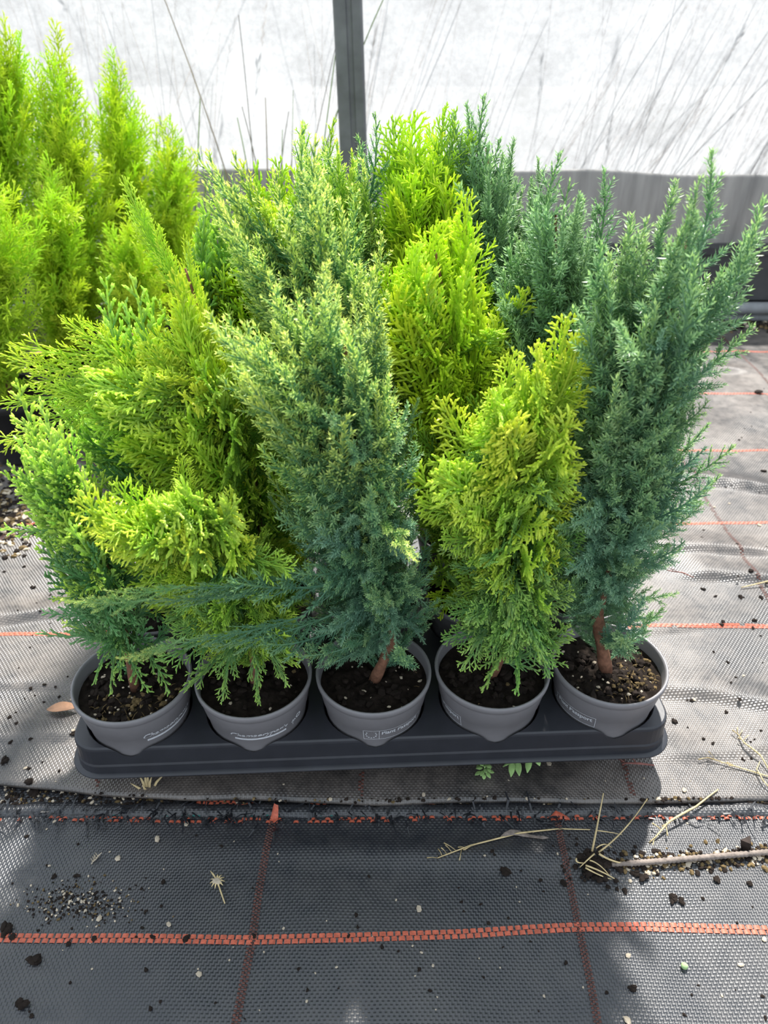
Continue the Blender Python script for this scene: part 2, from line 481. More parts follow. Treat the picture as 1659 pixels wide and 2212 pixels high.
props(link('skirt', b.mesh('skirt', True), M['skirt'], wall), 'grey plastic skirt along the foot of the film')
b = MB()
b.box((0, WALL_Y - .012, .105), (2.6, .016, .055)); b.box((0, WALL_Y - .016, .164), (2.6, .022, .007))
b.box((0, WALL_Y + .01, .03), (2.6, .016, .03))
props(link('baseboard_back', b.mesh('baseboard_back'), M['board']), 'black base board along the foot of the film wall', 'board', kind='structure')
b = MB(); b.tube([(x, WALL_Y - .055, .040 + .001 * math.sin(4 * x)) for x in np.arange(-2.6, 2.61, .1)], .014, 14)
props(link('trim_1', b.mesh('trim_1', True), M['pipe']), 'grey pipe running in front of the black base board', 'pipe', kind='structure')
b = MB(); b.tube([(x, WALL_Y - .035, .012 + .002 * math.sin(7 * x)) for x in np.arange(-2.6, 2.61, .1)], .012, 10)
props(link('trim_2', b.mesh('trim_2', True), M['pipe']), 'grey rolled film edge lying under the pipe', 'trim', kind='structure')

pt, pb = at(751, 0, Y=1.69), at(762, 270, Y=1.69)
d = (pt - pb) / (pt.z - pb.z)
post = empty('support_post', tuple(pb - d * pb.z), 'dark grey square steel post standing against the white film wall', 'post')
b = MB()
hw = .0272
prof = [(-hw, -.02), (-hw + .004, -.024), (-.004, -.024), (-.002, -.020), (.006, -.020), (.008, -.024), (hw - .004, -.024), (hw, -.02), (hw, .024), (-hw, .024)]
vs = []
for z in (0, 2.6):
    for (x, y) in prof: vs.append((x + d.x * z, y, z))
k = len(prof)
b.add(vs, [(i, (i + 1) % k, k + (i + 1) % k, k + i) for i in range(k)] + [tuple(range(k, 2 * k)), tuple(range(k - 1, -1, -1))])
link('shaft', b.mesh('shaft'), M['post'], post)
b = MB(); b.box((0, 0, .012), (.05, .045, .005)); link('foot_plate', b.mesh('foot_plate'), M['post'], post)

# ------------------------------------------------------------------ spray meshes (the shoots of the conifers)
def basis(d, ref):
    x = ref - d * ref.dot(d)
    if x.length < 1e-6: x = d.orthogonal()
    x.normalize(); return x, d.cross(x)

def spray_needle(seed, L=.13, step=.0062, twig=.036, ang=40, needle=.0052, flat=.55, width=.0011, dens=.0021):
    rd = random.Random(seed); b = MB()
    bend = rd.uniform(.006, .014)
    def axis(s): return Vector((bend * 4 * s * (1 - s), .004 * math.sin(3 * s + seed), L * s))
    def shoot(pts, t0, t1, nl, r):
        n = len(pts)
        ts = [t0 + (t1 - t0) * i / (n - 1) for i in range(n)]
        b.tube(pts, [r * (1 - .6 * i / (n - 1)) for i in range(n)], 4, [x * .75 for x in ts], cap=False)
        length = sum((pts[i + 1] - pts[i]).length for i in range(n - 1))
        k = max(3, int(length / dens))
        for j in range(k):
            f = (j + .5) / k * (n - 1); i = min(int(f), n - 2)
            p = pts[i].lerp(pts[i + 1], f - i); d = (pts[i + 1] - pts[i]).normalized()
            a = j * 1.571 + rd.uniform(-.3, .3)
            x, y = basis(d, Vector((1, 0, 0)))
            tt = t0 + (t1 - t0) * (j + .5) / k
            end = (j + .5) / k
            open_ = 52 - 22 * max(0, end - .7) / .3
            for sg in (0, math.pi):
                o = x * math.cos(a + sg) + y * math.sin(a + sg)
                w = R(open_ + rd.uniform(-9, 9))
                nd = (d * math.cos(w) + o * math.sin(w)).normalized()
                ln = nl * rd.uniform(.8, 1.15) * (1 - .45 * max(0, end - .75) / .25)
                sd = nd.cross(o).normalized() * width * .5
                up = (o - nd * o.dot(nd)).normalized() * -width * .35
                b.add([p, p + nd * ln * .45 + sd, p + nd * ln + d * ln * .12, p + nd * ln * .45 - sd],
                      [(0, 1, 2), (0, 2, 3)], [tt * .8, tt * .95, min(1, tt + .1), tt * .95])
    n = 9
    shoot([axis(i / n) for i in range(n + 1)], .1, 1.0, needle * 1.1, .0013)
    k = int(L / step)
    for j in range(2, k):
        s = j / k
        p = axis(s); d = (axis(min(1, s + .05)) - axis(max(0, s - .05))).normalized()
        env = min(1, .45 + s * 2.2) * (1 - s) ** .62
        ln = twig * env * rd.uniform(.75, 1.2)
        if ln < .004: continue
        sgn = 1 if j % 2 else -1
        a = rd.uniform(-1, 1) * (1 - flat) * 1.57 + (0 if sgn > 0 else math.pi)
        x, y = basis(d, Vector((1, 0, 0)))
        o = x * math.cos(a) + y * math.sin(a); w = R(ang + rd.uniform(-8, 8))
        td = (d * math.cos(w) + o * math.sin(w)).normalized()
        pts = [p + td * ln * q + d * ln * .18 * q * q for q in (0, .35, .7, 1)]
        shoot(pts, .12 + .45 * s, .62 + .38 * s, needle * (.75 + .25 * (1 - s)), .0008)
        if ln > .016:
            for q in (.3, .5, .68):
                for sg in (1, -1):
                    if rd.random() < .25: continue
                    l2 = ln * .36 * (1.1 - q) * rd.uniform(.8, 1.3)
                    if l2 < .0035: continue
                    o2 = (x * math.cos(a + 1.3) + y * math.sin(a + 1.3)) * sg
                    o2 = (o2 * (1 - flat) + td.cross(x.cross(d) * -1).normalized() * sg * flat * .9)
                    td2 = (td * .8 + o2.normalized() * .6).normalized()
                    pp = p + td * ln * q + d * ln * .18 * q * q
                    shoot([pp, pp + td2 * l2 * .5, pp + td2 * l2 + d * l2 * .1], .15 + .45 * s + .2 * q, .6 + .38 * s, needle * .72, .0006)
    me = b.mesh('needle_spray', attr=True); return me

def spray_scale(seed, L=.12, step=.0052, twig=.040, ang=42, tw2=.0105, st2=.0036, rad=.00105, thick=.35, bulb=1.0, lift=.15, ang2=44, knob=.0015):
    """flat fern-like spray of scale leaves: alternate twigs, each with alternate stubby twiglets, in the XZ plane"""
    rd = random.Random(seed); b = MB()
    bend = rd.uniform(.004, .013); cup = rd.uniform(-.012, .012)
    def axis(s): return Vector((bend * 4 * s * (1 - s), cup * s * s, L * s))
    def cord(p0, d, ln, r, t0, t1, curl):
        k = max(2, int(ln / knob)); pts = []; rr = []; tt = []
        for i in range(k + 1):
            f = i / k
            pts.append(p0 + d * ln * f + curl * ln * f * f)
            q = r * (1.18 if i % 2 else .78) * (1 + (bulb - 1) * f)
            if i == k: q = r * .35
            rr.append(q); tt.append(t0 + (t1 - t0) * f)
        b.tube(pts, rr, 4, tt, cap=False)
    n = 10
    b.tube([axis(i / n) for i in range(n + 1)], [rad * 1.5 * (1 - .45 * i / n) for i in range(n + 1)], 5, [.1 + .8 * i / n for i in range(n + 1)])
    k = int(L / step)
    for j in range(1, k + 1):
        s = j / (k + .3)
        p = axis(s); d = (axis(min(1, s + .05)) - axis(max(0, s - .05))).normalized()
        x, y = basis(d, Vector((1, 0, 0)))
        env = min(1, .5 + s * 2.0) * (1 - s) ** .6
        ln = twig * env * rd.uniform(.8, 1.15) + .003
        sg = 1 if j % 2 else -1
        a = R(ang + rd.uniform(-7, 7)); e = rd.gauss(0, thick)
        o = (x * sg * math.cos(e) + y * math.sin(e))
        td = (d * math.cos(a) + o * math.sin(a)).normalized()
        curl = d * lift + y * rd.gauss(0, .06)
        t0, t1 = .10 + .40 * s, .68 + .32 * s
        cord(p, td, ln, rad * .95, t0, t1, curl)
        k2 = int(ln / st2)
        for q in range(1, k2 + 1):
            f = q / (k2 + .6)
            pp = p + td * ln * f + curl * ln * f * f
            dd = (td + curl * 2 * f).normalized()
            l2 = (tw2 * min(1, ln / .02)) * (1 - f) ** .55 * rd.uniform(.75, 1.2) + .0016
            s2 = 1 if q % 2 else -1
            nrm = dd.cross(d); nrm = nrm.normalized() if nrm.length > 1e-4 else y
            side = nrm.cross(dd) * s2
            e2 = rd.gauss(0, thick * .8); side = side * math.cos(e2) + nrm * math.sin(e2)
            a2 = R(ang2 + rd.uniform(-8, 8))
            d2 = (dd * math.cos(a2) + side * math.sin(a2)).normalized()
            u = t0 + (t1 - t0) * f
            cord(pp, d2, l2, rad * .9, u, min(1, u + .28), dd * .15)
    return b.mesh('scale_spray', attr=True)

BLUE = [spray_needle(10 + i, .13, .0068, .036, 36, .0062, .5, .0014, .0024) for i in range(5)]
BLUE_LONG = [spray_needle(20 + i, .15, .0075, .038, 26, .0080, .35, .0015, .0026) for i in range(4)]
CREAM = [spray_needle(30 + i, .13, .0066, .034, 29, .0058, .35, .0014, .0024) for i in range(5)]
FAN = [spray_scale(40 + i) for i in range(6)]
FERN = [spray_scale(50 + i, .14, .0060, .046, 34, .012, .0040, .00090, .45, ang2=36) for i in range(6)]
CORD = [spray_scale(60 + i, .13, .0072, .030, 30, .0085, .0060, .00095, .9, bulb=1.45, ang2=30, knob=.0017) for i in range(5)]
LIME = [spray_scale(70 + i, .15, .0060, .045, 36, .014, .0048, .0008, .95, ang2=34, knob=.0030) for i in range(5)]

LEN = {}
for grp, L in ((BLUE, .13), (BLUE_LONG, .15), (CREAM, .13), (FAN, .12), (FERN, .14), (CORD, .13), (LIME, .15)):
    for me in grp: LEN[me.name] = L

L_blue = mat_leaf('blue_green_leaf', (.17, .32, .185), (.38, .55, .23), rough=.32, spec=.6)
L_bluelow = mat_leaf('deep_blue_leaf', (.155, .31, .215), (.28, .45, .28))
L_bluefar = mat_leaf('grey_green_leaf', (.17, .31, .17), (.30, .47, .23))
L_cream = mat_leaf('cream_tipped_leaf', (.145, .31, .14), (.72, .82, .22), mid_pos=.5, tip_pos=.86, spec=.3)
L_shoot = mat_leaf('pale_shoot_leaf', (.26, .46, .18), (.80, .88, .28), mid_pos=.45, tip_pos=.78, val=1.15)
L_creamlow = mat_leaf('teal_leaf', (.14, .30, .18), (.38, .55, .22), tip_pos=.93)
L_gold = mat_leaf('gold_leaf', (.42, .66, .06), (.76, .88, .11), tip_pos=.85, val=1.06)
L_goldgreen = mat_leaf('gold_green_leaf', (.24, .45, .065), (.60, .78, .11), tip_pos=.92, val=1.15)
L_green = mat_leaf('fresh_green_leaf', (.13, .31, .10), (.38, .58, .14), tip_pos=.94)
L_lemon = mat_leaf('lemon_leaf', (.46, .70, .04), (.74, .90, .07), val=1.06)
L_cord = mat_leaf('cord_leaf', (.15, .34, .10), (.60, .78, .15), mid_pos=.45, tip_pos=.87, spec=.28)
L_cordlow = mat_leaf('cord_green_leaf', (.13, .32, .12), (.22, .42, .16), tip_pos=.93)
L_lime = mat_leaf('lime_leaf', (.52, .71, .05), (.73, .88, .09), trans=.45, val=1.06)

# ------------------------------------------------------------------ pots, tray
TRAY_ROT = R(-2.6)
PITCHM = .1108
ORI = at(807, 1453, z=.113)                      # centre of the middle front pot rim
ORI = Vector((ORI.x, ORI.y, 0))
ux = Vector((math.cos(-TRAY_ROT), math.sin(-TRAY_ROT), 0)); uy = Vector((-ux.y, ux.x, 0))
def pot_at(c, r): return ORI + ux * ((c - 3) * PITCHM) + uy * (r * PITCHM)

POT = [(.0005, .0447), (.0405, .0447), (.0424, .0475), (.0450, .066), (.0472, .0865), (.0484, .0880), (.0518, .108), (.0524, .1105), (.0534, .1115),
       (.0538, .1150), (.0534, .1172), (.0524, .1178), (.0512, .1172), (.0506, .1150), (.0495, .104), (.044, .07), (.0005, .065)]
b = MB(); b.lathe(POT, 56); POT_ME = b.mesh('pot', True)
BPOT = [(.0005, .003), (.048, .003), (.050, .006), (.062, .098), (.066, .099), (.0665, .112), (.065, .114), (.062, .112), (.060, .10), (.05, .08), (.0005, .08)]
b = MB(); b.lathe(BPOT, 40); BPOT_ME = b.mesh('black_pot', True)

def soil_mesh(seed, rad, z, amp=.0035):
    rd = random.Random(seed); ph = [rd.uniform(0, 6.3) for _ in range(6)]
    rings, seg = 14, 44; vs = []; fs = []
    for i in range(rings + 1):
        r = rad * i / rings
        for k in range(seg):
            w = 2 * math.pi * k / seg; x, y = r * math.cos(w), r * math.sin(w)
            h = amp * (.5 * math.sin(90 * x + ph[0]) * math.sin(110 * y + ph[1]) + .35 * math.sin(240 * x + ph[2] + 90 * y) + .3 * math.sin(310 * y - 120 * x + ph[3]) + rd.uniform(-.35, .35))
            vs.append((x, y, z + h * min(1, (1.02 - i / rings) * 6) - .0005))
    for i in range(rings):
        for k in range(seg):
            q = (k + 1) % seg; fs.append((i * seg + k, i * seg + q, (i + 1) * seg + q, (i + 1) * seg + k))
    b = MB(); b.add(vs, fs); return b.mesh('soil', True)

def blob(b, c, r, rd, m=0, sq=.7):
    """irregular lump of 20 triangles"""
    g = (1 + 5 ** .5) / 2
    V = [(-1, g, 0), (1, g, 0), (-1, -g, 0), (1, -g, 0), (0, -1, g), (0, 1, g), (0, -1, -g), (0, 1, -g), (g, 0, -1), (g, 0, 1), (-g, 0, -1), (-g, 0, 1)]
    Fc = [(0, 11, 5), (0, 5, 1), (0, 1, 7), (0, 7, 10), (0, 10, 11), (1, 5, 9), (5, 11, 4), (11, 10, 2), (10, 7, 6), (7, 1, 8), (3, 9, 4), (3, 4, 2), (3, 2, 6), (3, 6, 8), (3, 8, 9), (4, 9, 5), (2, 4, 11), (6, 2, 10), (8, 6, 7), (9, 8, 1)]
    a = rd.uniform(0, 6.3); st = rd.uniform(.7, 1.6)
    vs = []
    for x, y, z in V:
        k = r / 1.9 * rd.uniform(.7, 1.3)
        x, y, z = x * k * st, y * k, z * k * sq
        vs.append((c[0] + x * math.cos(a) - y * math.sin(a), c[1] + x * math.sin(a) + y * math.cos(a), c[2] + z))
    b.add(vs, Fc, 0.0, m)

def soil_bits(parent, seed, rad, z, nsoil, nmoss, npale, ang=None):
    rd = random.Random(seed); b = MB()
    for m_, n_, lo, hi in ((0, nsoil, .0012, .0042), (1, nmoss, .0009, .0026), (2, npale, .0007, .0018)):
        for _ in range(n_):
            r = rad * math.sqrt(rd.random()); w = rd.uniform(0, 6.283)
            if m_ == 1 and ang is not None: w = rd.gauss(ang, .8); r = rad * rd.uniform(.3, 1)
            if m_ == 1 and rd.random() < .5:
                p = Vector((r * math.cos(w), r * math.sin(w), z + .001)); d = Vector((rd.gauss(0, 1), rd.gauss(0, 1), rd.uniform(0, .9))).normalized() * rd.uniform(.003, .008)
                b.tube([p, p + d * .5 + Vector((0, 0, .001)), p + d], [.0005, .0004, .0002], 3, m=1)
            else:
                blob(b, (r * math.cos(w), r * math.sin(w), z + rd.uniform(.0005, .002)), rd.uniform(lo, hi), rd, m_)
    return props(link('soil_bits', b.mesh('soil_bits', mats=[M['soil_bit'], M['moss'], M['pale_bit']]), None, parent), kind='stuff')

# tray: solid moulded body with a cone bored for each pot, cups below, thin rim around
def rrect(hx, hy, r, z, n=8):
    out = []
    for cx, cy, a0 in ((hx - r, hy - r, 0), (-hx + r, hy - r, 90), (-hx + r, -hy + r, 180), (hx - r, -hy + r, 270)):
        for i in range(n + 1):
            a = R(a0 + 90 * i / n); out.append((cx + r * math.cos(a), cy + r * math.sin(a), z))
    return out
def stack(loops):
    b = MB(); n = len(loops[0]); vs = [p for lp in loops for p in lp]
    fs = [(i * n + k, i * n + (k + 1) % n, (i + 1) * n + (k + 1) % n, (i + 1) * n + k) for i in range(len(loops) - 1) for k in range(n)]
    fs += [tuple(range(n - 1, -1, -1)), tuple((len(loops) - 1) * n + k for k in range(n))]
    b.add(vs, fs); return b
HX, HY = .2785, .1588
tray_c = ORI + uy * PITCHM
deck = .0755
loops = [rrect(HX, HY, .026, .0425), rrect(HX - .0004, HY - .0004, .026, .0525), rrect(HX - .0014, HY - .0014, .025, .0545), rrect(HX - .0018, HY - .0018, .0245, deck - .0035),
         rrect(HX - .0024, HY - .0024, .024, deck - .0011), rrect(HX - .0038, HY - .0038, .023, deck)]
tray = empty('carry_tray', tuple(tray_c), 'black moulded plastic carry tray holding fifteen potted conifers', 'tray')
tray.rotation_euler.z = -TRAY_ROT
body_me = stack(loops).mesh('tray_body')
tb = link('tray_body', body_me, M['tray'])
b = MB()
CUT = [(.0432, .0446), (.0462, .0635), (.0484, .0755), (.0515, .09)]
for r in range(3):
    for c in range(5):
        q = MB(); q.lathe([(.0001, CUT[0][1])] + CUT + [(.0001, CUT[-1][1])], 40)
        ox, oy = (c - 2) * PITCHM, (r - 1) * PITCHM
        b.add([(x + ox, y + oy, z) for x, y, z in q.v], q.f)
cut_me = b.mesh('cutter')
bmx = bmesh.new(); bmx.from_mesh(cut_me); bmesh.ops.remove_doubles(bmx, verts=bmx.verts, dist=.0004)
bmesh.ops.recalc_face_normals(bmx, faces=bmx.faces); bmx.to_mesh(cut_me); bmx.free()
bmx = bmesh.new(); bmx.from_mesh(body_me); bmesh.ops.recalc_face_normals(bmx, faces=bmx.faces); bmx.to_mesh(body_me); bmx.free()
co_ = bpy.data.objects.new('cutter', cut_me); COL.objects.link(co_)
md = tb.modifiers.new('holes', 'BOOLEAN'); md.object = co_; md.operation = 'DIFFERENCE'; md.solver = 'EXACT'; md.use_self = True
bv = tb.modifiers.new('round', 'BEVEL'); bv.width = .0014; bv.segments = 2; bv.limit_method = 'ANGLE'; bv.angle_limit = R(35)
dg = bpy.context.evaluated_depsgraph_get()
done = bpy.data.meshes.new_from_object(tb.evaluated_get(dg))
bpy.data.objects.remove(tb); bpy.data.objects.remove(co_)
done.name = 'tray_body'
for p in done.polygons: p.use_smooth = False
tb = link('tray_body', done, None, tray)
if not done.materials: done.materials.append(M['tray'])
rim = stack([rrect(HX + .002, HY + .002, .028, 0.0420), rrect(HX + .0042, HY + .0042, .030, 0.0415), rrect(HX + .0050, HY + .0050, .031, 0.0427),
             rrect(HX + .0042, HY + .0042, .030, 0.0440), rrect(HX - .002, HY - .002, .027, 0.0437)])
link('rim', rim.mesh('rim', True), M['tray'], tray)
b = MB(); b.lathe([(.0005, .0005), (.020, .0005), (.023, .003), (.031, .0370)], 32); CUP = b.mesh('cup', True)
for r in range(3):
    for c in range(5):
        link('cup', CUP, M['tray'] if (r, c) == (0, 0) else None, tray, ((c - 2) * PITCHM, (r - 1) * PITCHM, .006))

# printing on the pots: flat shapes wrapped round the cone of the wall
def wall_r(z): return np.interp(z, [.066, .0865, .0880, .108], [.0450, .0472, .0484, .0518]) + .00018
def text_tris(body, size, shear=0.0, font_space=1.0):
    cu = bpy.data.curves.new('lettering', 'FONT'); cu.body = body; cu.size = size; cu.shear = shear; cu.resolution_u = 2; cu.space_character = font_space; cu.offset = size * .022
    o = bpy.data.objects.new('lettering', cu); COL.objects.link(o)
    g = bpy.context.evaluated_depsgraph_get(); me = bpy.data.meshes.new_from_object(o.evaluated_get(g))
    vs = [tuple(v.co) for v in me.vertices]; fs = [tuple(p.vertices) for p in me.polygons]
    bpy.data.objects.remove(o); bpy.data.meshes.remove(me); return vs, fs
def rect2(x0, y0, x1, y1, n=12):
    vs = []; fs = []
    for i in range(n + 1):
        x = x0 + (x1 - x0) * i / n; vs += [(x, y0, 0), (x, y1, 0)]
    for i in range(n): fs.append((2 * i, 2 * i + 2, 2 * i + 3, 2 * i + 1))
    return vs, fs
def disc2(cx, cy, r, n=7):
    return [(cx + r * math.cos(6.283 * k / n), cy + r * math.sin(6.283 * k / n), 0) for k in range(n)], [tuple(range(n))]
def star2(cx, cy, r):
    vs = [(cx + (r if k % 2 == 0 else r * .45) * math.sin(6.283 * k / 10), cy + (r if k % 2 == 0 else r * .45) * math.cos(6.283 * k / 10), 0) for k in range(10)]
    return vs + [(cx, cy, 0)], [(10, (k + 1) % 10, k) for k in range(10)]
def wrap(shapes, start_deg, z0, name):
    """u runs left to right as seen from outside, starting start_deg right of the front"""
    b = MB()
    for vs, fs in shapes:
        out = []
        for u, v, _ in vs:
            z = z0 + v; r = float(wall_r(z)); a = R(-90 + start_deg) + u / .0475
            out.append((r * math.cos(a), r * math.sin(a), z))
        b.add(out, fs)
    return b.mesh(name)
sh = []
vs, fs = text_tris('Chamaecyparis', .0088, .32, .98); wd = max(v[0] for v in vs); sh.append((vs, fs))
sh.append(rect2(.004, -.0050, wd * .98, -.0026))
fx = wd + .007
for cx, cy, rr in ((fx, .0015, .0030), (fx + .0055, .0050, .0034)):
    for k in range(6):
        a = k * math.pi / 3; sh.append(disc2(cx + rr * .68 * math.cos(a), cy + rr * .68 * math.sin(a), rr * .36))
    sh.append(rect2(cx - .0003, cy - .006, cx + .0003, cy - .003, 1))
SCRIPT = sh
vs, fs = text_tris('Plant Passport', .0068, 0, 1.0); wd2 = max(v[0] for v in vs)
fw = .0165 + wd2 + .003; fh = .0105
PASS = [([(x + .0165, y + .0028, 0) for x, y, _ in vs], fs), rect2(0, fh - .0005, fw, fh), rect2(0, -.004, fw, -.0035), rect2(0, -.004, .0005, fh, 1), rect2(fw - .0005, -.004, fw, fh, 1), rect2(.0142, -.004, .0147, fh, 1)]
for k in range(12):
    a = k * math.pi / 6; PASS.append(star2(.0072 + .0048 * math.sin(a), .0032 + .0048 * math.cos(a), .0011))
PRINTS = {1: (SCRIPT, 17, .0865), 2: (SCRIPT, -24, .0865), 3: (PASS, -13.5, .0795), 4: (PASS, -42 - math.degrees(fw / .0475), .0800), 5: (PASS, -25 - math.degrees(fw / .0475), .0795)}

# ------------------------------------------------------------------ conifer builder
def inside(pt, poly):
    x, y = pt; c = False; n = len(poly); j = n - 1
    for i in range(n):
        xi, yi = poly[i]; xj, yj = poly[j]
        if (yi > y) != (yj > y) and x < (xj - xi) * (y - yi) / (yj - yi) + xi: c = not c
        j = i
    return c
def sample_poly(poly, n, rd):
    x0, x1 = min(p[0] for p in poly), max(p[0] for p in poly); y0, y1 = min(p[1] for p in poly), max(p[1] for p in poly)
    out = []
    for _ in range(n):
        best = None; bd = -1
        for _ in range(7):
            for _ in range(200):
                q = (rd.uniform(x0, x1), rd.uniform(y0, y1))
                if inside(q, poly): break
            dd = min(((q[0] - o[0]) ** 2 + (q[1] - o[1]) ** 2 for o in out), default=1e9)
            if dd > bd: bd = dd; best = q
        out.append(best)
    return out

def trunk_at(tr, z):
    z = max(tr[0].z, min(tr[-1].z, z))
    for i in range(len(tr) - 1):
        if tr[i].z <= z <= tr[i + 1].z:
            return tr[i].lerp(tr[i + 1], (z - tr[i].z) / max(1e-6, tr[i + 1].z - tr[i].z))
    return tr[-1].copy()

def place_spray(root, base, a, tip, me, mat, rd, center, roll=.6, maxs=1.55, fat=1.0, name='branch'):
    d = tip - a; L = d.length
    if L < .012: return
    L0 = LEN[me.name]
    if L > L0 * maxs:
        mid = a + d * (1 - L0 * maxs * .9 / L)
        place_spray(root, base, a, a + d * min(1, max(.45, (mid - a).length * 1.5 / L)), me, mat, rd, center, roll, 9, fat, name)
        a = mid; d = tip - a; L = d.length
    z = d.normalized()
    out = Vector((tip.x - center.x, tip.y - center.y, 0))
    out = out.normalized() if out.length > .004 else Vector((rd.gauss(0, 1), rd.gauss(0, 1), 0)).normalized()
    x = out - Vector((0, 0, .5)); x = x - z * x.dot(z)
    if x.length < .05: x = z.orthogonal()
    x.normalize()
    x = Matrix.Rotation(rd.gauss(0, roll), 3, z) @ x
    y = z.cross(x)
    s = L / L0; w = max(s, min(1.0, s * 1.25)) * fat * rd.uniform(.92, 1.12)
    if s > 1.2: w = s * .9 * fat
    rot = Matrix((x, y, z)).transposed().to_4x4()
    mt = Matrix.Translation(a - base) @ rot @ Matrix.Diagonal((w, w, s, 1))
    o = bpy.data.objects.new(name, me); COL.objects.link(o); o.parent = root
    o.matrix_local = mt
    o.material_slots[0].link = 'OBJECT'; o.material_slots[0].material = mat

for grp in (BLUE, BLUE_LONG, CREAM, FAN, FERN, CORD, LIME):
    for me in grp: me.materials.append(L_green)

def conifer(name, base, label, cat, group, trunk_px, zones, seed, tips=(), pot='grey', rad=.052, trunk_r=.0045, col=None, row=0, bits=(60, 10, 8, None), fill=None):
    rd = random.Random(seed)
    root = empty(name, tuple(base), label, cat, group)
    zs = .1045 if pot == 'grey' else .098
    if pot == 'grey':
        po = link('pot', POT_ME, M['pot'] if not POT_ME.materials else None, root)
        if row == 0 and col in PRINTS:
            s_, st, z0 = PRINTS[col]
            props(link('print', wrap(s_, st + 2.6, z0, 'print'), M['print'], po), 'white printed lettering on the pot wall')
        link('soil', soil_mesh(seed, .0500, zs), M['soil'], root)
        if row == 0: soil_bits(root, seed, .045, zs, *bits)
    elif pot == 'black':
        link('pot', BPOT_ME, M['black_pot'] if not BPOT_ME.materials else None, root)
        link('soil', soil_mesh(seed, .0605, zs), M['soil'], root)
    tr = [Vector((base.x, base.y, zs - .004))]
    for (px, py, *dy) in trunk_px:
        p = at(px, py, Y=base.y + (dy[0] if dy else 0))
        if p.z > tr[-1].z + .004: tr.append(p)
    b = MB(); n = len(tr)
    pts = []; 
    for i in range(n - 1):
        for k in range(4): pts.append(tr[i].lerp(tr[i + 1], k / 4) - base)
    pts.append(tr[-1] - base)
    b.tube(pts, [max(.0009, trunk_r * (1 - .8 * i / (len(pts) - 1)) * (1 + .12 * math.sin(i * 2.3))) for i in range(len(pts))], 8)
    link('trunk', b.mesh('trunk', True), M['bark'], root)
    for zn in zones:
        poly, n_, sprays, mat = zn['poly'], zn['n'], zn['sprays'], zn['mat']
        mats = mat if isinstance(mat, (list, tuple)) else [mat]
        for (px, py) in sample_poly(poly, n_, rd):
            dy = rd.uniform(zn.get('d0', -rad), zn.get('d1', rad))
            tip = at(px, py, Y=base.y + dy)
            rise = rd.uniform(*zn.get('rise', (.06, .12)))
            a = trunk_at(tr, tip.z - rise)
            if tip.z < zs + .004: tip.z = zs + .004
            place_spray(root, base, a, tip, rd.choice(sprays), rd.choice(mats), rd, a, zn.get('roll', .6), zn.get('maxs', 1.5), zn.get('fat', 1.0))
    if fill:
        n_, sprays, mats, rr_ = fill
        zt = tr[-1].z
        for k in range(n_):
            z0_ = zs + (.085 if row == 0 and pot == 'grey' else .03)
            z = z0_ + (zt * .92 - z0_) * (k + rd.random()) / n_
            w = k * 2.4 + rd.uniform(-.4, .4); r = rr_ * rd.uniform(.6, 1.1)
            c_ = trunk_at(tr, z)
            place_spray(root, base, trunk_at(tr, z - rd.uniform(.03, .08)), c_ + Vector((math.cos(w) * r, math.sin(w) * r, 0)), rd.choice(sprays), rd.choice(mats), rd, c_, .6, 1.5)
    for tp in tips:
        px, py, dy, rise, sprays, mat = tp[:6]
        tip = at(px, py, Y=base.y + dy)
        a = trunk_at(tr, tip.z - rise)
        if len(tp) > 6: a = at(tp[6], tp[7], Y=base.y + tp[8])
        place_spray(root, base, a, tip, rd.choice(sprays), mat, rd, a, .3, 1.6, tp[9] if len(tp) > 9 else 1.0)
    return root

G = 'potted conifers in the carry tray'
def Z(poly, n, sprays, mat, **k): return dict(poly=poly, n=n, sprays=sprays, mat=mat, **k)

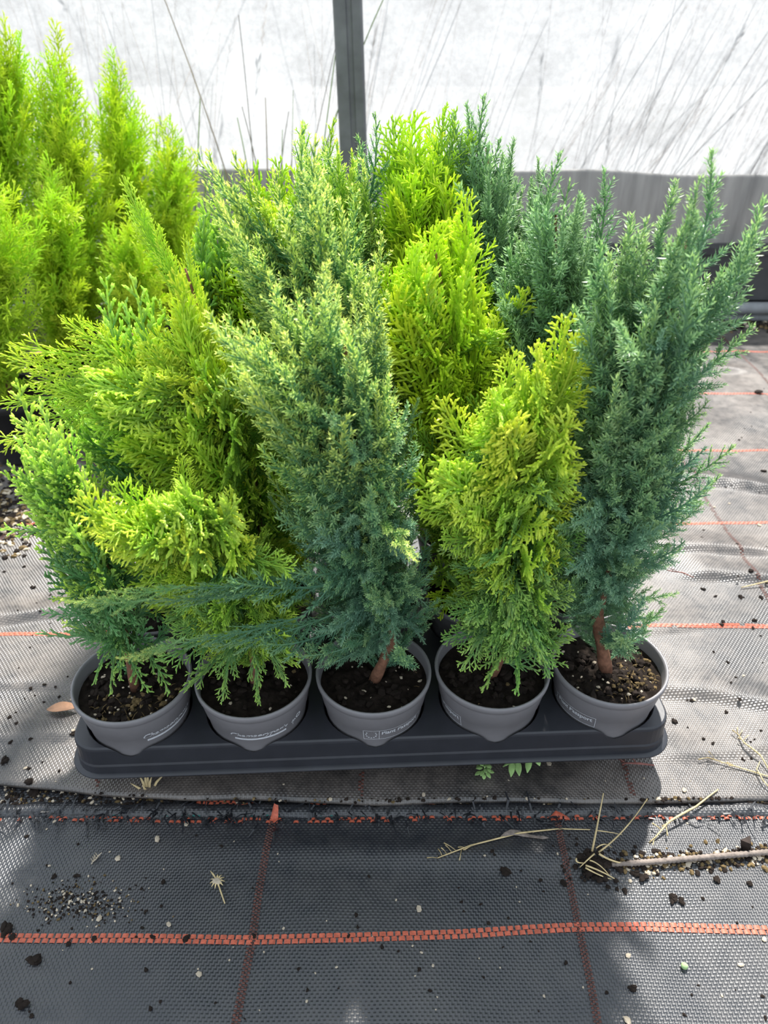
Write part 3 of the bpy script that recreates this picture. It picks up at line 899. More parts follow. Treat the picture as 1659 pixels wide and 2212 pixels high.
# --- column 5: blue-green needles
conifer('potted_conifer', pot_at(5, 0), 'bushy blue-green needle conifer with bare brown trunk in the right-hand corner pot', 'conifer', G,
    [(1290, 1330), (1322, 1200), (1352, 1090), (1388, 950), (1425, 760), (1460, 600), (1485, 520)],
    [Z([(1500, 420), (1530, 560), (1530, 680), (1500, 800), (1490, 900), (1440, 950), (1300, 950), (1255, 900), (1245, 760), (1235, 650), (1290, 560), (1350, 500), (1420, 490)], 62, BLUE_LONG + BLUE, L_blue, rise=(.09, .17)),
     Z([(1300, 900), (1480, 900), (1500, 1000), (1460, 1110), (1450, 1200), (1400, 1280), (1300, 1290), (1230, 1300), (1200, 1250), (1195, 1120), (1255, 1000)], 66, BLUE, [L_bluelow, L_blue], rise=(.02, .07)),
     Z([(1200, 1060), (1300, 1000), (1330, 1200), (1320, 1290), (1220, 1290)], 16, BLUE, L_bluelow, rise=(-.01, .03), d0=-.07, d1=-.02),
     Z([(1240, 1280), (1400, 1280), (1430, 1340), (1360, 1355), (1220, 1330)], 12, BLUE, L_blue, rise=(-.03, .01), d0=-.03)], 501,
    [(1545, 325, .01, .10, BLUE_LONG, L_blue), (1520, 380, -.01, .09, BLUE_LONG, L_blue), (1656, 430, .0, .12, BLUE_LONG, L_blue), (1615, 500, .01, .11, BLUE_LONG, L_blue), (1640, 470, -.02, .10, BLUE_LONG, L_blue),
     (1455, 390, .02, .09, BLUE_LONG, L_blue), (1480, 470, -.02, .09, BLUE_LONG, L_blue), (1400, 470, .02, .1, BLUE_LONG, L_blue), (1355, 465, .03, .12, BLUE_LONG, L_blue), (1300, 520, .0, .12, BLUE_LONG, L_blue),
     (1545, 665, .0, .06, BLUE, L_blue), (1530, 600, .01, .06, BLUE, L_blue), (1545, 720, .0, .05, BLUE, L_blue), (1520, 780, .02, .06, BLUE, L_blue), (1586, 960, -.01, .06, BLUE, L_blue), (1525, 910, .02, .06, BLUE, L_blue),
     (1560, 1030, .01, .05, BLUE, L_blue), (1520, 1090, .0, .05, BLUE, L_blue), (1475, 1185, .0, .03, BLUE, L_blue), (1465, 1280, .0, .01, BLUE, L_blue), (1430, 1335, .0, .0, BLUE, L_blue)],
    trunk_r=.0062, col=5, fill=(50, BLUE, [L_blue, L_bluelow], .055), bits=(120, 110, 25, -.4))
conifer('potted_conifer', pot_at(5, 1), 'blue-green needle conifer behind the corner pot with upright dark tips', 'conifer', G,
    [(1240, 1000), (1225, 760), (1200, 560), (1200, 460)],
    [Z([(1215, 380), (1290, 420), (1290, 520), (1270, 700), (1200, 820), (1110, 800), (1070, 650), (1100, 500), (1150, 420)], 62, BLUE_LONG + BLUE, L_bluefar, rise=(.08, .16)),
     Z([(1120, 750), (1260, 750), (1260, 1000), (1120, 1000)], 16, BLUE, L_bluefar)], 502,
    [(1215, 328, 0, .11, BLUE_LONG, L_bluefar), (1302, 362, 0, .12, BLUE_LONG, L_bluefar), (1265, 420, -.01, .11, BLUE_LONG, L_bluefar), (1185, 420, 0, .1, BLUE_LONG, L_bluefar)], col=5, fill=(70, BLUE, [L_bluefar], .06), row=1)
conifer('potted_conifer', pot_at(5, 2), 'dark blue-green needle conifer at the back of the tray behind lemon-yellow foliage', 'conifer', G,
    [(1130, 800), (1090, 560), (1060, 400), (1050, 320)],
    [Z([(985, 300), (1050, 270), (1100, 340), (1160, 380), (1170, 520), (1150, 700), (1060, 720), (1030, 560), (1000, 420)], 70, BLUE_LONG + BLUE, L_bluefar, rise=(.08, .16))], 503,
    [(1050, 205, 0, .12, BLUE_LONG, L_bluefar), (1005, 225, .01, .12, BLUE_LONG, L_bluefar), (985, 250, -.01, .12, BLUE_LONG, L_bluefar), (1110, 300, 0, .11, BLUE_LONG, L_bluefar), (1160, 340, 0, .11, BLUE_LONG, L_bluefar), (1080, 300, 0, .11, BLUE_LONG, L_bluefar)], col=5, fill=(70, BLUE, [L_bluefar], .06), row=2)

# --- column 4: flat golden sprays
conifer('potted_conifer', pot_at(4, 0), 'short golden conifer with flat curled sprays, green towards the pot rim', 'conifer', G,
    [(1105, 1380), (1118, 1240), (1120, 1080), (1140, 920), (1160, 860)],
    [Z([(1200, 720), (1245, 760), (1250, 900), (1235, 1010), (1150, 1040), (1040, 1040), (960, 1080), (930, 1040), (945, 930), (1000, 960), (1050, 850), (1110, 780)], 50, FAN, L_gold, rise=(.05, .09), roll=.5),
     Z([(930, 1050), (1225, 1030), (1215, 1200), (1100, 1220), (960, 1200)], 34, FAN, [L_goldgreen, L_gold], rise=(.02, .06), roll=.5, d0=-.065, d1=.03),
     Z([(950, 1180), (1210, 1180), (1205, 1330), (1060, 1360), (955, 1330)], 34, FAN, [L_green, L_green, L_goldgreen], rise=(-.03, .03), roll=.5, d0=-.065, d1=.03),
     Z([(1040, 1320), (1200, 1320), (1195, 1440), (1060, 1440)], 22, FAN, L_green, rise=(-.05, -.02), roll=.6, d0=-.06, d1=-.02)], 401,
    [(1215, 678, 0, .09, FAN, L_gold, None, None)[:6], (1250, 722, 0, .09, FAN, L_gold), (1115, 770, 0, .08, FAN, L_gold), (955, 872, 0, .08, FAN, L_gold), (1060, 830, -.02, .08, FAN, L_gold), (1170, 790, -.01, .08, FAN, L_gold),
     (885, 1010, 0, .05, FAN, L_gold), (905, 1085, -.02, .02, FAN, L_gold), (945, 1155, -.03, .01, FAN, L_goldgreen), (1000, 1445, -.045, -.04, FAN, L_green), (1060, 1495, -.052, -.05, FAN, L_green), (1120, 1495, -.052, -.05, FAN, L_green), (1185, 1460, -.045, -.04, FAN, L_green), (960, 1385, -.02, -.02, FAN, L_green), (1205, 1400, -.02, -.02, FAN, L_green)],
    col=4, fill=(34, FAN, [L_goldgreen, L_green], .05), bits=(130, 6, 5, None))
conifer('potted_conifer', pot_at(4, 1), 'tall lemon-yellow conifer standing behind the short golden one', 'conifer', G,
    [(1010, 1100), (985, 850), (960, 650), (940, 540)],
    [Z([(1000, 440), (1025, 560), (1045, 650), (1030, 800), (980, 920), (920, 900), (880, 780), (835, 640), (835, 570), (900, 520)], 74, FERN + FAN, L_lemon, rise=(.08, .15), roll=.7),
     Z([(880, 850), (1030, 850), (1020, 1020), (900, 1020)], 18, FERN, [L_goldgreen, L_lemon])], 402,
    [(1122, 612, -.01, .10, FAN, L_gold), (1085, 690, -.02, .09, FAN, L_gold), (1050, 720, -.01, .08, FAN, L_gold), (1005, 420, 0, .12, FERN, L_lemon), (940, 480, 0, .11, FERN, L_lemon), (820, 575, 0, .10, FERN, L_lemon), (1060, 800, -.03, .07, FAN, L_gold)], col=4, fill=(80, FERN, [L_lemon, L_goldgreen], .06), row=1)
conifer('potted_conifer', pot_at(4, 2), 'feathery lemon-yellow conifer at the back, its tip bending towards the dark blue-green one', 'conifer', G,
    [(960, 900), (930, 600), (915, 430), (910, 350)],
    [Z([(850, 290), (950, 270), (990, 330), (1000, 440), (950, 560), (860, 540), (825, 400)], 60, FERN + LIME, L_lemon, rise=(.08, .15), roll=.8)], 403,
    [(1018, 288, .01, .07, FERN, L_lemon), (965, 232, .01, .11, LIME, L_goldgreen), (900, 245, 0, .11, FERN, L_lemon), (855, 255, 0, .11, FERN, L_goldgreen), (985, 240, 0, .10, LIME, L_goldgreen)], col=4, fill=(80, FERN, [L_lemon, L_goldgreen], .06), row=2)

# --- column 3: blue-green with cream tips
conifer('potted_conifer', pot_at(3, 0), 'broad blue-green needle conifer with cream-yellow tips in the middle front pot', 'conifer', G,
    [(846, 1390), (815, 1240), (788, 1080), (765, 900), (745, 760), (735, 700)],
    [Z([(700, 610), (800, 640), (830, 720), (840, 820), (800, 900), (700, 900), (600, 880), (520, 860), (480, 780), (460, 690), (545, 680), (590, 610), (640, 660)], 74, CREAM, L_cream, rise=(.08, .15)),
     Z([(520, 860), (840, 840), (890, 930), (895, 1050), (850, 1120), (640, 1120), (570, 1080), (560, 960)], 62, CREAM + BLUE, [L_creamlow, L_creamlow, L_cream], rise=(.03, .09)),
     Z([(600, 1100), (890, 1080), (905, 1200), (930, 1300), (900, 1390), (760, 1400), (680, 1370), (620, 1260)], 70, BLUE, [L_creamlow, L_bluelow], rise=(-.01, .05), d0=-.06),
     Z([(680, 1340), (900, 1340), (850, 1440), (740, 1440)], 14, BLUE, L_bluelow, rise=(-.03, 0), d0=-.055, d1=-.01)], 301,
    [(445, 672, 0, .1, CREAM, L_cream), (575, 585, 0, .1, CREAM, L_cream), (700, 572, -.01, .1, CREAM, L_cream), (720, 560, .01, .1, CREAM, L_cream), (795, 615, 0, .09, CREAM, L_cream), (640, 630, 0, .09, CREAM, L_cream), (470, 815, -.02, .08, CREAM, L_cream), (905, 1205, -.075, 0, BLUE, L_shoot),
     (132, 1300, -.095, .0, CREAM, L_shoot, 330, 1290, -.085, .9), (270, 1292, -.085, .0, CREAM, L_creamlow, 640, 1265, -.04, .55), (222, 1275, -.09, 0, CREAM, L_shoot, 400, 1262, -.08, .8), (340, 1268, -.08, 0, CREAM, L_creamlow, 640, 1245, -.04, .5), (252, 1418, -.095, 0, CREAM, L_shoot, 400, 1380, -.085, .9), (340, 1392, -.085, 0, CREAM, L_creamlow, 660, 1330, -.04, .55), (440, 1395, -.075, 0, BLUE, L_creamlow, 720, 1330, -.03, .7),
     (500, 1260, -.07, 0, BLUE, L_creamlow, 780, 1240, -.01), (560, 1390, -.065, 0, BLUE, L_creamlow, 790, 1330, -.01), (640, 1420, -.06, 0, BLUE, L_creamlow, 830, 1350, -.01), (690, 1440, -.04, 0, BLUE, L_bluelow, 840, 1370, -.01), (925, 1310, -.01, -.02, BLUE, L_bluelow), (920, 1390, -.01, -.03, BLUE, L_bluelow)],
    trunk_r=.0056, col=3, fill=(50, CREAM, [L_creamlow], .055), bits=(70, 4, 22, None))
conifer('potted_conifer', pot_at(3, 1), 'blue-green conifer with cream tips and red-brown leader, second in the middle column', 'conifer', G,
    [(790, 1000), (730, 760), (690, 580), (680, 460)],
    [Z([(430, 370), (500, 390), (560, 460), (640, 420), (680, 340), (740, 420), (825, 540), (830, 660), (760, 720), (620, 700), (540, 620), (480, 520)], 92, CREAM, L_cream, rise=(.08, .16)),
     Z([(560, 640), (820, 640), (820, 900), (600, 900)], 20, CREAM, L_creamlow)], 302,
    [(418, 325, 0, .1, CREAM, L_cream), (440, 330, .02, .12, CREAM, L_cream), (500, 325, 0, .12, CREAM, L_cream), (520, 345, .01, .11, CREAM, L_gold), (680, 292, 0, .13, CREAM, L_cream), (650, 268, .01, .13, CREAM, L_cream), (590, 370, .0, .12, CREAM, L_cream), (820, 500, 0, .1, CREAM, L_cream), (760, 400, 0, .12, CREAM, L_cream)], col=3, fill=(80, CREAM, [L_creamlow, L_cream], .06), row=1)
conifer('potted_conifer', pot_at(3, 2), 'green conifer with faint cream tips at the back, below the dark post', 'conifer', G,
    [(790, 800), (750, 560), (735, 420), (730, 350)],
    [Z([(660, 310), (720, 290), (800, 350), (825, 480), (780, 560), (680, 500), (640, 390)], 62, CREAM, [L_cream, L_goldgreen], rise=(.08, .15))], 303,
    [(720, 255, 0, .12, CREAM, L_goldgreen), (810, 240, 0, .12, CREAM, L_creamlow), (655, 262, 0, .12, CREAM, L_goldgreen), (770, 290, 0, .12, CREAM, L_creamlow)], col=3, fill=(70, CREAM, [L_creamlow, L_goldgreen], .06), row=2)

# --- column 2: golden fern sprays
conifer('potted_conifer', pot_at(2, 0), 'wide golden-green conifer with fern-like sprays leaning out over its pot', 'conifer', G,
    [(546, 1390), (530, 1290), (490, 1190), (440, 1120)],
    [Z([(400, 1020), (470, 1090), (520, 1090), (540, 1180), (420, 1220), (300, 1230), (210, 1150), (190, 1100), (260, 1110), (340, 1070)], 54, FERN + FAN, [L_gold, L_gold, L_goldgreen], rise=(.02, .07), roll=.5, d0=-.085, d1=.02),
     Z([(300, 1200), (540, 1180), (620, 1220), (620, 1290), (560, 1330), (400, 1330), (320, 1300)], 40, FERN + FAN, [L_goldgreen, L_green], rise=(-.01, .04), roll=.5, d0=-.06),
     Z([(320, 1290), (600, 1290), (600, 1430), (480, 1450), (380, 1400)], 40, FERN, [L_green, L_goldgreen], rise=(-.04, .01), roll=.6, d0=-.055, d1=.03)], 201,
    [(395, 992, 0, .06, FERN, L_gold), (500, 1060, -.01, .06, FAN, L_gold), (180, 1100, -.07, .04, FERN, L_gold), (228, 1157, -.08, .02, FERN, L_gold), (260, 1060, -.06, .06, FERN, L_gold), (210, 1125, -.075, .03, FERN, L_gold), (300, 1180, -.08, .03, FERN, L_goldgreen), (540, 1170, -.03, .03, FAN, L_goldgreen), (620, 1230, -.03, .01, FAN, L_goldgreen),
     (620, 1480, -.045, -.04, FERN, L_green), (545, 1520, -.052, -.045, FERN, L_green), (470, 1510, -.052, -.045, FERN, L_green), (395, 1490, -.045, -.03, FERN, L_green), (340, 1415, -.03, -.02, FERN, L_green)], col=2, fill=(30, FERN, [L_goldgreen], .05), bits=(70, 6, 8, None))
conifer('potted_conifer', pot_at(2, 1), 'tall golden conifer with a slim leaning leader and a long arching shoot', 'conifer', G,
    [(560, 1080), (500, 880), (440, 700), (400, 580)],
    [Z([(365, 560), (410, 570), (445, 650), (475, 720), (490, 850), (400, 850), (300, 800), (300, 720), (370, 680), (375, 620)], 66, FERN + FAN, L_gold, rise=(.10, .17), roll=.6, fat=.62),
     Z([(210, 730), (330, 740), (490, 840), (520, 1000), (440, 1010), (330, 1060), (260, 1000), (220, 920), (160, 850)], 85, FERN + FAN, [L_gold, L_gold, L_goldgreen], rise=(.03, .09), roll=.6, d0=-.085, d1=.02)], 202,
    [(270, 388, 0, .16, FAN, L_gold, 385, 620, 0, .5), (310, 450, .01, .14, FERN, L_gold, 410, 660, 0, .5), (340, 490, -.01, .13, FERN, L_gold, 430, 700, 0, .5), (400, 510, 0, .10, FERN, L_gold, 450, 720, 0, .45), (360, 545, 0, .1, FERN, L_gold, 430, 720, -.01, .5),
     (2, 775, -.03, 0, FERN, L_gold, 330, 800, -.01, .8), (30, 735, -.02, 0, FERN, L_gold, 320, 780, 0, .8), (138, 680, -.01, .03, FERN, L_gold, 350, 820, 0, .8), (185, 685, 0, .03, FERN, L_gold, 370, 800, 0, .8), (0, 960, -.04, 0, FERN, L_gold, 230, 840, -.03, .7), (0, 880, -.04, 0, FERN, L_gold, 240, 800, -.02, .7), (60, 800, -.03, 0, FERN, L_gold, 330, 850, 0, .8), (120, 830, -.03, 0, FERN, L_gold, 360, 880, -.01, .8), (225, 700, 0, .05, FERN, L_gold, 380, 840, 0, .8)], col=2, fill=(70, FERN, [L_goldgreen, L_gold], .06), row=1)
conifer('potted_conifer', pot_at(2, 2), 'yellow conifer hidden between the cream-tipped and golden ones at the back', 'conifer', G,
    [(600, 900), (580, 640), (570, 500), (570, 430)],
    [Z([(550, 390), (640, 400), (650, 500), (600, 620), (540, 760), (480, 740), (470, 640), (510, 500)], 56, FERN + FAN, L_lemon, rise=(.08, .15), roll=.8)], 203,
    [(555, 360, 0, .12, FERN, L_goldgreen), (610, 355, 0, .12, FERN, L_goldgreen), (640, 370, .01, .12, FERN, L_lemon), (500, 560, 0, .1, FERN, L_lemon)], col=2, fill=(80, FERN, [L_goldgreen, L_lemon], .06), row=2)

# --- column 1: green cords with pale knobbed tips
conifer('potted_conifer', pot_at(1, 0), 'dark green conifer with pale knobbed shoot tips in the left-hand corner pot', 'conifer', G,
    [(268, 1370), (250, 1280), (205, 1160), (165, 1080)],
    [Z([(30, 900), (130, 900), (230, 1000), (270, 1120), (200, 1160), (90, 1130), (30, 1060), (10, 1000)], 56, CORD, L_cord, rise=(.04, .10), roll=1.2, d0=-.04, d1=.05),
     Z([(60, 1100), (270, 1100), (310, 1250), (310, 1340), (120, 1340), (110, 1240)], 60, CORD, [L_cordlow, L_cordlow, L_cord], rise=(.0, .05), roll=1.2),
     Z([(110, 1300), (320, 1300), (320, 1400), (240, 1440), (190, 1400)], 26, CORD, L_cordlow, rise=(-.03, .01), roll=1.2)], 101,
    [(5, 1015, -.01, .05, CORD, L_cord), (15, 830, .01, .08, CORD, L_cord), (105, 860, 0, .08, CORD, L_cord), (65, 915, 0, .07, CORD, L_cord), (0, 1140, -.01, .0, CORD, L_cord), (40, 1060, -.02, .04, CORD, L_cord), (110, 1290, 0, .0, CORD, L_cordlow), (80, 1375, 0, -.01, CORD, L_cordlow), (95, 1320, .01, -.01, CORD, L_cordlow),
     (230, 1500, -.05, -.03, CORD, L_green), (205, 1480, -.045, -.03, CORD, L_green), (330, 1495, -.05, -.03, CORD, L_green), (365, 1500, -.045, -.03, CORD, L_green), (270, 1470, -.05, -.02, CORD, L_green)],
    col=1, fill=(30, CORD, [L_cordlow], .05), bits=(100, 110, 26, -1.2))
conifer('potted_conifer', pot_at(1, 1), 'green conifer showing thin knobbed shoots behind the arching golden shoot', 'conifer', G,
    [(330, 1080), (310, 900), (290, 780), (285, 720)],
    [Z([(235, 680), (320, 660), (350, 760), (340, 900), (200, 900), (170, 860)], 30, CORD, L_cord, rise=(.08, .15), roll=1.2, d0=.02, d1=.07),
     Z([(100, 860), (200, 820), (260, 940), (140, 980)], 14, CORD, L_cord, rise=(.05, .1), roll=1.2, d0=.0, d1=.06)], 102,
    [(230, 598, 0, .12, CORD, L_cord), (282, 600, 0, .12, CORD, L_cord), (310, 618, .01, .12, CORD, L_cord), (262, 650, -.01, .1, CORD, L_cord), (110, 865, -.01, .08, CORD, L_cord)], col=1, fill=(60, CORD, [L_cord, L_cordlow], .055), row=1)
conifer('potted_conifer', pot_at(1, 2), 'grey-green conifer at the back corner next to the lime plants', 'conifer', G,
    [(440, 900), (445, 700), (445, 560)],
    [Z([(420, 460), (480, 440), (500, 560), (480, 760), (400, 760), (410, 600)], 46, CORD, [L_cord, L_green], rise=(.08, .15), roll=1.2)], 103,
    [(430, 425, 0, .12, CORD, L_cord), (470, 420, 0, .12, CORD, L_cord)], col=1, fill=(60, CORD, [L_cord, L_green], .06), row=2)

# ------------------------------------------------------------------ lime cypresses in the background
GL = 'lime cypresses behind the tray'
def lime(px, Y, label, poly, n, tips, mat, seed, rise=(.08, .16), dens=LIME):
    x = at(px, 700, Y=Y).x
    base = Vector((x, Y, far_z(x, Y) - .001))
    top = min(poly, key=lambda q: q[1])
    p0 = at(px, 700, Y=Y)
    cy = [q[1] for q in poly]
    tr = [(px, 620), ((px + top[0]) / 2, (620 + top[1]) / 2), (top[0], top[1] + 70)]
    conifer('lime_cypress', base, label, 'conifer', GL, tr, [Z(poly, n, dens, mat, rise=rise, roll=1.5, maxs=1.7, d0=-.09, d1=.09)], seed,
            [(a, c, 0, .12, LIME, mat if not isinstance(mat, list) else mat[0]) for a, c in tips], pot='black', trunk_r=.005)
lime(-10, 1.38, 'lime cypress farthest from the tray with dark brown tips', [(-120, 120), (10, 70), (60, 160), (95, 300), (80, 480), (-120, 500)], 85, [(8, 30), (45, 70), (-30, 60), (20, 60), (55, 120), (70, 170), (0, 90), (35, 110)], L_lime, 901)
lime(150, 1.36, 'tallest lime cypress, tip overlapping the dry grass', [(115, 110), (160, 200), (200, 290), (265, 420), (270, 560), (200, 700), (100, 700), (40, 500), (40, 280), (70, 180)], 120, [(115, 45), (75, 130), (150, 140), (165, 170), (95, 110), (135, 110), (185, 215), (200, 250), (60, 190)], L_lime, 902)
lime(262, 1.46, 'slender lime cypress with a brown bare patch on its trunk', [(235, 160), (290, 230), (330, 310), (340, 520), (320, 640), (240, 560), (210, 320), (205, 230)], 80, [(238, 100), (258, 130), (215, 180), (280, 190), (300, 220), (225, 140), (318, 250)], L_lime, 903)
lime(370, 1.44, 'shorter lime cypress beside the cream-tipped conifers', [(370, 290), (420, 350), (432, 450), (420, 600), (340, 640), (300, 480), (320, 310)], 80, [(368, 250), (335, 265), (395, 300), (350, 255), (410, 320)], L_lime, 904)
lime(-25, 1.10, 'lime cypress close to the tray with bright drooping sprays', [(-150, 380), (10, 410), (80, 480), (75, 560), (80, 640), (50, 740), (-20, 800), (-150, 800)], 110, [(30, 400), (90, 470), (85, 610), (0, 360)], L_lime, 905, (.04, .12))
lime(125, 1.22, 'lime cypress squeezed in between the tallest and the drooping ones', [(90, 330), (150, 420), (190, 520), (185, 640), (170, 730), (80, 740), (60, 600), (70, 440)], 80, [(160, 400), (100, 330)], L_lime, 906, (.03, .12))
lime(285, 1.24, 'lime cypress standing just behind the slim golden leader', [(230, 500), (300, 470), (350, 560), (360, 720), (330, 800), (230, 780), (205, 620)], 80, [(235, 480), (300, 440), (270, 470)], L_lime, 907, (.04, .12))

# ------------------------------------------------------------------ dry grass along the film
def stalk_mesh(base, tip, bow, r, rd, head=0.0):
    b = MB(); n = 9
    for i in range(1): pass
    side = Vector((rd.gauss(0, 1), rd.gauss(0, .12), 0))
    pts = [base.lerp(tip, i / n) + side * bow * (i / n) ** 2 for i in range(n + 1)]
    b.tube(pts, [r * (1 - .6 * i / n) for i in range(n + 1)], 3, cap=False)
    hm = None
    if head:
        h = MB(); p = pts[-1]; d = (pts[-1] - pts[-2]).normalized()
        for k in range(16):
            f = k / 15; q = p - d * head * (1 - f)
            o = Vector((rd.gauss(0, 1), rd.gauss(0, .6), rd.gauss(0, 1))); o = (o - d * o.dot(d)).normalized()
            e = q + (d * .8 + o * .45) * head * .22
            w = d.cross(o) * .0016
            h.add([q, (q + e) / 2 + w, e, (q + e) / 2 - w], [(0, 1, 2), (0, 2, 3)])
        hm = h.mesh('seed_head')
    return b.mesh('stalk', True), hm

def tuft(px, py, Y, n, label, group, lean, spread, height, seed, mats, rr=(.0006, .0013), heads=.25, width=.07):
    rd = random.Random(seed)
    g = at(px, py, Y=Y); g.z = .0 if Y < WALL_Y else -.016
    root = empty('grass_tuft', tuple(g), label, 'grass', group)
    for i in range(n):
        bx = Vector((rd.gauss(0, width), rd.gauss(0, .006), 0))
        H = height * rd.uniform(.55, 1.15); l = rd.gauss(lean, spread)
        tip = bx + Vector((H * l, rd.gauss(0, .012), H))
        hd = rd.uniform(.05, .09) if rd.random() < heads else 0
        sm, hm = stalk_mesh(bx, tip, rd.gauss(0, .05), rd.uniform(*rr) * 1.5, rd, hd)
        m_ = rd.choice(mats)
        s = link('stalk', sm, m_, root)
        if hm: link('seed_head', hm, m_, s)
GO = 'dry grass tufts outside the film wall'
for i, (px, n) in enumerate([(1000, 7), (1090, 9), (1190, 10), (1290, 13), (1390, 15), (1480, 17), (1570, 18), (1660, 16)]):
    tuft(px - 60, 560, 1.85 + .05 * (i % 3), n, 'dry grey grass leaning over behind the white film wall', GO, .42, .16, .72, 700 + i, [M['dry_grass']], (.0007, .0015))
for i, (px, n) in enumerate([(60, 10), (200, 14), (330, 16), (440, 12), (860, 8)]):
    tuft(px, 560, 1.85 + .04 * (i % 3), n, 'thin upright dry grass behind the white film wall', GO + ' by the lime plants', .08, .16, .75, 730 + i, [M['dry_grass'], M['tan_grass']], (.0006, .0013), .15)
tuft(585, 560, 1.70, 16, 'dense tan grass tuft growing inside the film beside the dark post', None, .06, .20, .62, 760, [M['dry_grass'], M['tan_grass'], M['green_grass']], (.0009, .0018), .1, .022)
tuft(415, 560, 1.58, 9, 'fresh green grass blades standing beside the shorter lime cypress', None, .02, .12, .44, 762, [M['green_grass']], (.0010, .0018), 0, .03)
tuft(690, 560, 1.86, 22, 'pale tan grass fanning out behind the dark post', None, .24, .12, .75, 761, [M['tan_grass']], (.0007, .0014), .1, .05)

# ------------------------------------------------------------------ small things on the ground
def strip(b, pts, ws, up=Vector((0, 0, 1)), m=0, crease=0.0):
    pts = [Vector(p) for p in pts]; vs = []; n = len(pts)
    for i, p in enumerate(pts):
        d = (pts[min(i + 1, n - 1)] - pts[max(i - 1, 0)]).normalized(); s = d.cross(up).normalized() * ws[i]
        vs += [p - s, p - up * crease * ws[i], p + s]
    b.add(vs, [(3 * i + k, 3 * i + k + 1, 3 * i + k + 4, 3 * i + k + 3) for i in range(n - 1) for k in range(2)], 0.0, m)
def thicken(o, t):
    md = o.modifiers.new('thickness', 'SOLIDIFY'); md.thickness = t; md.offset = 0; return o
def thing(name, mesh, mat, label, cat, group=None, loc=None): return props(link(name, mesh, mat, None, loc), label, cat, group)
def gp(px, py, lift=0.0):
    p = ground(px, py); p.z += lift; return p

b = MB(); a, c = gp(103, 1538, .004), gp(170, 1536, .006)
strip(b, [a.lerp(c, f) + Vector((0, 0, .003 * math.sin(f * 3.1))) for f in np.linspace(0, 1, 9)], [.0006, .0035, .0055, .0065, .0066, .006, .005, .003, .0006], crease=.35)
thicken(thing('fallen_leaf', b.mesh('fallen_leaf', True), M['brown_leaf'], 'curled light brown fallen leaf beside the left corner pot', 'leaf'), .0005)
b = MB(); a, c = gp(1080, 1812, .002), gp(1182, 1806, .003)
strip(b, [a.lerp(c, f) + Vector((0, .004 * math.sin(f * 5), .0015 * math.sin(f * 9))) for f in np.linspace(0, 1, 9)], [.0005, .002, .0028, .0028, .0022, .0015, .0012, .0016, .0005], crease=.4)
thicken(thing('dried_leaf', b.mesh('dried_leaf', True), M['stick'], 'narrow grey dried leaf lying under a long straw stalk', 'leaf'), .0004)

def stalk(name, pxs, r, mat, label, lift=.002, sides=5, panicle=0, arch=0.0, cat='straw'):
    P = [gp(x, y, lift) for x, y in pxs]; pts = []
    for i in range(len(P) - 1):
        for k in range(5):
            f = (i + k / 5) / (len(P) - 1); pts.append(P[i].lerp(P[i + 1], k / 5) + Vector((0, 0, arch * math.sin(math.pi * f))))
    pts.append(P[-1])
    b = MB(); b.tube(pts, [r * (1 - .4 * abs(2 * i / (len(pts) - 1) - 1)) for i in range(len(pts))], sides)
    rd = random.Random(len(label))
    d = (pts[0] - pts[3]).normalized()
    for k in range(panicle):
        q = pts[0].lerp(pts[min(6, len(pts) - 1)], k / max(1, panicle)); e = q + (d + Vector((rd.gauss(0, .6), rd.gauss(0, .6), rd.uniform(0, .4)))).normalized() * rd.uniform(.006, .014)
        b.tube([q, (q + e) / 2 + Vector((0, 0, .001)), e], [r * .5, r * .4, r * .9], 3)
    return thing(name, b.mesh(name, True), mat, label, cat)
stalk('straw_stalk', [(945, 1856), (1016, 1829), (1122, 1802), (1206, 1793), (1274, 1795)], .00085, M['straw'], 'long pale grass stalk with a wispy seed head on the near fabric', panicle=9)
stalk('straw_stalk', [(1412, 1815), (1440, 1786), (1500, 1752), (1550, 1708)], .0011, M['straw'], 'bent yellow straw crossing the frayed fabric edge', arch=.006, panicle=5)
stalk('straw_stalk', [(1530, 1640), (1600, 1662), (1665, 1682), (1720, 1690)], .0008, M['straw'], 'thin straw lying on the sunlit fabric beside the tray', panicle=6)
stalk('straw_stalk', [(1592, 1588), (1604, 1612), (1640, 1640), (1662, 1670)], .0009, M['straw'], 'curved straw with a pale root end on the sunlit fabric', panicle=5, arch=.004)
stalk('straw_stalk', [(1640, 1648), (1632, 1668), (1645, 1692), (1670, 1716)], .0007, M['straw'], 'curling thread of straw near the fold of the fabric', arch=.003)
stalk('straw_stalk', [(1600, 1272), (1659, 1258), (1720, 1246)], .0010, M['straw'], 'pale straw beside the dark wrinkle of the far fabric')
stalk('red_stem', [(1350, 1651), (1380, 1652), (1412, 1656)], .0013, M['stem_red'], 'reddish dry stem beside the tray corner', panicle=3, cat='stem')
stalk('rootlet', [(1395, 1404), (1425, 1409), (1447, 1420)], .0007, M['stem_red'], 'thin reddish rootlet hanging over the corner pot rim', lift=.118, cat='root', panicle=3)
# ribbed grey stem
P = [gp(1320, 1872, .003), gp(1420, 1866, .004), gp(1540, 1857, .005), gp(1659, 1846, .004), gp(1800, 1836, .004)]
b = MB(); pts = []; rr = []
for i in range(4):
    for k in range(26):
        pts.append(P[i].lerp(P[i + 1], k / 26)); rr.append(.0026 * (1.12 if k % 2 else .86) * (.75 if i == 0 and k < 10 else 1))
b.tube(pts, rr, 9)
thing('dry_stem', b.mesh('dry_stem', True), M['stick'], 'ribbed grey dry stem running from the grass root clump', 'stem')
